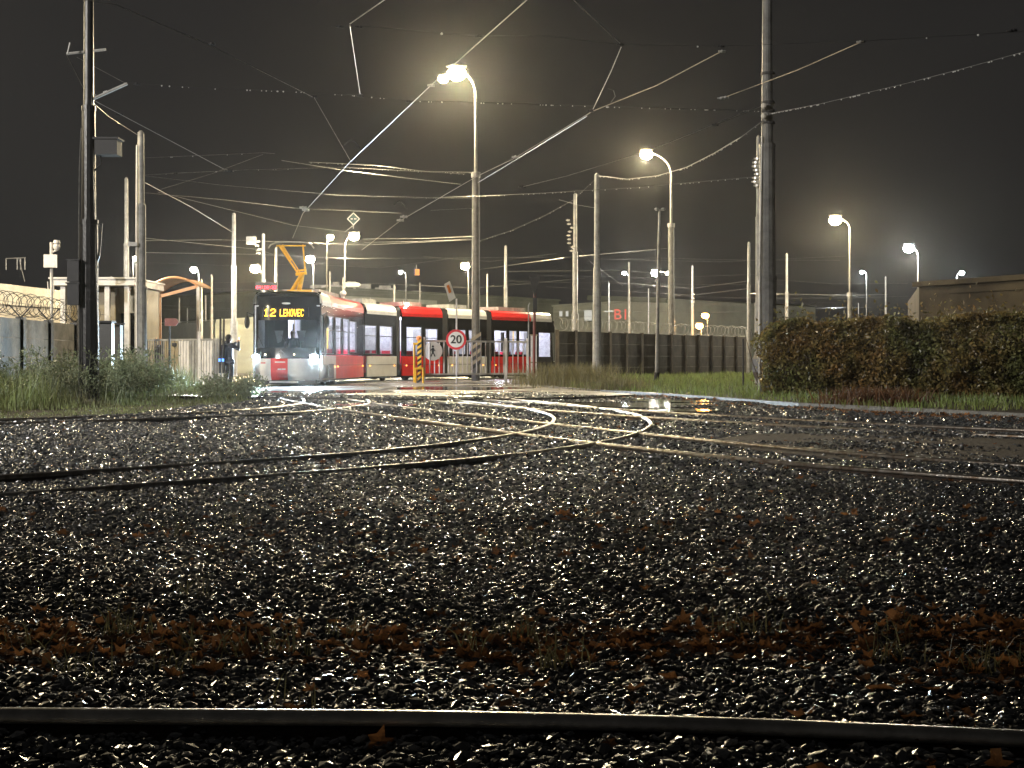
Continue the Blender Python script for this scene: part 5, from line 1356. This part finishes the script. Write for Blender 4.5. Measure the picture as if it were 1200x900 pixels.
# dark panel wall
dw = thing('dark_panel_wall', 'dark brown concrete panel wall topped with razor wire', 'wall', (XW(760, 75), 75, 0))
WA, WB = Vector((XW(653, 72), 72, 0)), Vector((XW(876, 92), 92, 0)); HWl = 2.48
N = 13
for i in range(N):
    p, q = WA.lerp(WB, i/N), WA.lerp(WB, (i+1)/N); d = (q-p).normalized()
    for z0, z1 in ((0, .6), (.61, 1.22), (1.23, 1.85), (1.86, HWl)):
        k = MB(); k.bar(p+d*.1+Vector((0, 0, (z0+z1)/2)), q-d*.1+Vector((0, 0, (z0+z1)/2)), .08, z1-z0); k.build('panel', 'dark_concrete', dw)
for i in range(N+1):
    p = WA.lerp(WB, i/N); k = MB(); k.box(p+Vector((0, 0, HWl/2+.03)), (.2, .2, HWl+.06)); k.build('post', 'dark_concrete', dw)
coil(dw, WA+Vector((0, 0, HWl+.34)), WB+Vector((0, 0, HWl+.34)), .32, 46, .012)
LW0 = Vector((XW(627, 70.5), 70.5, 0)); k = MB(); k.bar(LW0+Vector((0, 0, .45)), WA+Vector((0, 0, .45))-Vector((.15, 0, 0)), .08, .9); o = k.build('low_panel', 'dark_concrete', dw)
# mesh fence post at the hedge
Y = 42; k = MB(); k.tube([(XW(871, Y), Y, 0), (XW(871, Y), Y, ZW(397, Y))], .03, 6); o = k.build('fence_post', 'dark_metal', org=(XW(871, Y), Y, 0)); tag(o, 'thin dark green post between the wall end and the hedge', 'post')

# ================================================================== HEDGE
hg = thing('hedge', 'broad dark hedge with wet brown and green leaves on the right', 'hedge', (12, 38, 0))
def hedge_leaves(n):
    pts = []
    while len(pts) < n:
        x = random.uniform(6.6, 17.5); t = (x-6.6)/11
        zt = 2.0+.32*noise.noise(Vector((x*.9, 1, 0)))+.22*noise.noise(Vector((x*3, 5, 0)))+t*.25
        if x < 7.2: zt -= (7.2-x)**2*1.2
        y0 = 37.2-(x-6.6)*.42
        u = random.random()
        if u < .62:    # front skin
            z = random.uniform(.02, zt); y = y0+.65*noise.noise(Vector((x*1.3, z*1.6, 3)))+.25*noise.noise(Vector((x*3.7, z*4, 8)))+.15*abs(z-1)+random.expovariate(5)
        elif u < .9:
            z = zt-random.expovariate(7); y = y0+random.uniform(0, 2.2)
        else: z = random.uniform(.1, zt); y = y0+random.uniform(0, 2.2)
        if random.random() < .5 and noise.noise(Vector((x*2.2, y*2, z*2.6))) < -.05: continue
        if z > zt: continue
        pts.append((x, y, z+(random.expovariate(9) *1.6 if random.random() < .09 else 0)))
    P_ = np.array(pts); s = RNG.uniform(.03, .075, n)
    a = RNG.normal(0, 1, (n, 3)); a /= np.linalg.norm(a, axis=1)[:, None]
    b = np.cross(a, RNG.normal(0, 1, (n, 3))); b /= np.linalg.norm(b, axis=1)[:, None]
    c = np.cross(a, b)
    V = np.stack([P_-a*s[:, None], P_+b*s[:, None]*.55+c*s[:, None]*.15, P_+a*s[:, None], P_-b*s[:, None]*.55+c*s[:, None]*.15], 1)
    Fc = np.arange(n*4).reshape(-1, 4)
    return V.reshape(-1, 3), Fc
V, Fc = hedge_leaves(42000)
o = fast_mesh('foliage', V-np.array([12, 38, 0]), Fc, 'hedge_leaf', 4); o.parent = hg
k = MB()
for _ in range(110):
    x = random.uniform(6.8, 17); y = 37.6-(x-6.6)*.42+random.uniform(0, 1.6); p = Vector((x, y, 0))
    q = p+Vector((random.gauss(0, .25), random.gauss(0, .2), random.uniform(1.3, 2.15))); k.tube([p, p.lerp(q, .5)+Vector((random.gauss(0, .08), 0, 0)), q], [.02, .013, .005], 4, False)
k.build('branches', 'twig', hg)
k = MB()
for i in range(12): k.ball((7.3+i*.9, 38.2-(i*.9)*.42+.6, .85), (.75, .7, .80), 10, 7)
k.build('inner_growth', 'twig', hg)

# ================================================================== PEOPLE
def figure(label, loc, rz, sc, J, jacket='jacket', extras=None):
    root = thing('person', label, 'person', loc)
    root.rotation_euler = (0, 0, rz)
    def skin(name, m, segs, vox=.014, parent=root):
        k = MB()
        for a, b, r0, r1 in segs:
            A, B = Vector(a)*sc, Vector(b)*sc; n_ = 5
            k.tube([A.lerp(B, i/n_) for i in range(n_+1)], [sc*(r0+(r1-r0)*i/n_) for i in range(n_+1)], 10)
            k.ball(A, sc*r0, 10, 8); k.ball(B, sc*r1, 10, 8)
        me = bpy.data.meshes.new(name); me.from_pydata([tuple(v) for v in k.v], [], k.f); me.materials.append(M[m])
        ob = bpy.data.objects.new(name, me); COL.objects.link(ob); ob.parent = parent
        md = ob.modifiers.new('join', 'REMESH'); md.mode = 'VOXEL'; md.voxel_size = vox*sc; md.use_smooth_shade = True
        return ob
    j = {k_: Vector(v) for k_, v in J.items()}
    segs = [(j['pelvis'], j['chest'], .12, .14), (j['chest'], j['neck'], .13, .055), (j['neck'], j['head'], .055, .085), (j['head']+Vector((0, .01, .02)), j['head']+Vector((0, -.01, .06)), .088, .090),
            (j['head']+Vector((0, -.07, .0)), j['head']+Vector((0, -.10, -.02)), .028, .014)]
    for s in ('l', 'r'):
        segs += [(j['neck']+Vector((0, 0, -.05)), j['sh_'+s], .06, .06), (j['sh_'+s], j['el_'+s], .052, .04), (j['el_'+s], j['wr_'+s], .04, .027), (j['pelvis'], j['hip_'+s], .11, .09), (j['hip_'+s], j['kn_'+s], .085, .055), (j['kn_'+s], j['an_'+s], .055, .038), (j['an_'+s], j['an_'+s]+Vector((0, -.14, -.05)), .04, .03)]
        w_ = j['wr_'+s]; d = (w_-j['el_'+s]).normalized(); side = d.orthogonal().normalized()
        segs.append((w_, w_+d*.08, .026, .034))
        for q in range(4):
            f0 = w_+d*.08+side*(q-1.5)*.018; segs.append((f0, f0+d*.035, .010, .009)); segs.append((f0+d*.035, f0+d*.06+Vector((0, 0, -.015)), .009, .008))
        segs.append((w_+d*.03+side*.025, w_+d*.07+side*.055, .012, .009))
    body = skin('body', 'skin', segs, .012)
    js = [(j['pelvis'], j['chest'], .155, .165), (j['chest'], j['neck']+Vector((0, 0, -.03)), .16, .09)]
    for s in ('l', 'r'):
        js += [(j['neck']+Vector((0, 0, -.07)), j['sh_'+s], .08, .078), (j['sh_'+s], j['el_'+s], .075, .06), (j['el_'+s], j['el_'+s].lerp(j['wr_'+s], .92), .06, .045), (j['pelvis']+Vector((0, 0, .02)), j['hip_'+s]+Vector((0, 0, -.04)), .14, .13)]
    skin('jacket', jacket, js)
    ts_ = []
    for s in ('l', 'r'): ts_ += [(j['hip_'+s], j['kn_'+s], .105, .075), (j['kn_'+s], j['an_'+s]+Vector((0, 0, .03)), .075, .06)]
    skin('trousers', 'trousers', ts_)
    for s in ('l', 'r'): skin('shoe', 'black_rubber', [(j['an_'+s]+Vector((0, .02, -.035)), j['an_'+s]+Vector((0, -.17, -.055)), .048, .035)])
    skin('hair', 'dark_hair', [(j['head']+Vector((0, .03, .05)), j['head']+Vector((0, .02, .07)), .096, .094), (j['head']+Vector((0, .05, -.02)), j['head']+Vector((0, .05, .04)), .07, .09)])
    if extras: extras(root, skin, j)
    return root
# facing local -Y ; standing, arms raised holding a phone up
JP = dict(pelvis=(0, 0, .95), chest=(0, .02, 1.28), neck=(0, .01, 1.46), head=(0, -.01, 1.60), sh_l=(.17, .01, 1.40), el_l=(.27, -.20, 1.30), wr_l=(.10, -.40, 1.50), sh_r=(-.17, .01, 1.40), el_r=(-.26, -.18, 1.28), wr_r=(-.04, -.38, 1.50),
          hip_l=(.10, 0, .90), kn_l=(.13, -.03, .50), an_l=(.15, .02, .10), hip_r=(-.10, 0, .90), kn_r=(-.11, -.02, .50), an_r=(-.12, .04, .10))
def ex1(root, skin, j):
    skin('backpack', 'bag', [(Vector((-.02, .20, 1.08)), Vector((-.02, .21, 1.32)), .13, .12)])
    skin('hood', 'jacket', [(Vector((0, .08, 1.47)), Vector((0, .06, 1.50)), .09, .08)])
p1 = figure('person in a dark jacket with a backpack photographing beside the tram with a raised phone', (XW(268, 49), 49, .03), R(140), 1.06, JP, extras=ex1)
# the phone it holds
ph = MB(); hpnt = p1.location+Matrix.Rotation(R(140), 3, 'Z')@(Vector((.03, -.46, 1.60))*1.06)
ph.box(hpnt, (.085, .012, .165), rz=R(140)); o = ph.build('phone', 'tram_black', org=tuple(hpnt)); tag(o, 'bright phone held up by the person beside the tram', 'phone')
sc_ = MB(); dv = Matrix.Rotation(R(140), 3, 'Z')@Vector((0, .008, 0)); sc_.box(hpnt+dv, (.075, .004, .15), rz=R(140)); sc_.build('screen', 'phone_screen', o)
JS = dict(JP); JS.update(el_l=(.25, .03, 1.12), wr_l=(.24, -.10, .90), el_r=(-.25, .04, 1.12), wr_r=(-.23, -.09, .90))
figure('person in dark clothes standing half hidden behind the bars of the sliding gate', (XW(181.5, 53), 53, .08), R(10), 1.02, JS)
# driver seated in the cab
JD = dict(JP); JD.update(pelvis=(0, 0, .95), hip_l=(.1, -.05, .93), kn_l=(.14, -.42, .95), an_l=(.14, -.45, .60), hip_r=(-.1, -.05, .93), kn_r=(-.14, -.42, .95), an_r=(-.14, -.45, .60), el_l=(.27, -.12, 1.16), wr_l=(.2, -.36, 1.14), el_r=(-.27, -.12, 1.16), wr_r=(-.2, -.36, 1.14))
dpos = s1.p(.62, NW/2-.05, .32)
figure('seated driver in dark clothes behind the tram windscreen', tuple(dpos), R(3), 1.0, JD)
k = MB(); s1.box(k, .4, .9, NW/2-.3, NW/2+.2, 1.02, 1.12); s1.box(k, .85, .95, NW/2-.3, NW/2+.2, 1.12, 1.75); s1.box(k, .55, .75, NW/2-.15, NW/2+.05, .46, 1.02); k.build('driver_seat', 'tram_dark', cab)
print('objects', len(bpy.data.objects))
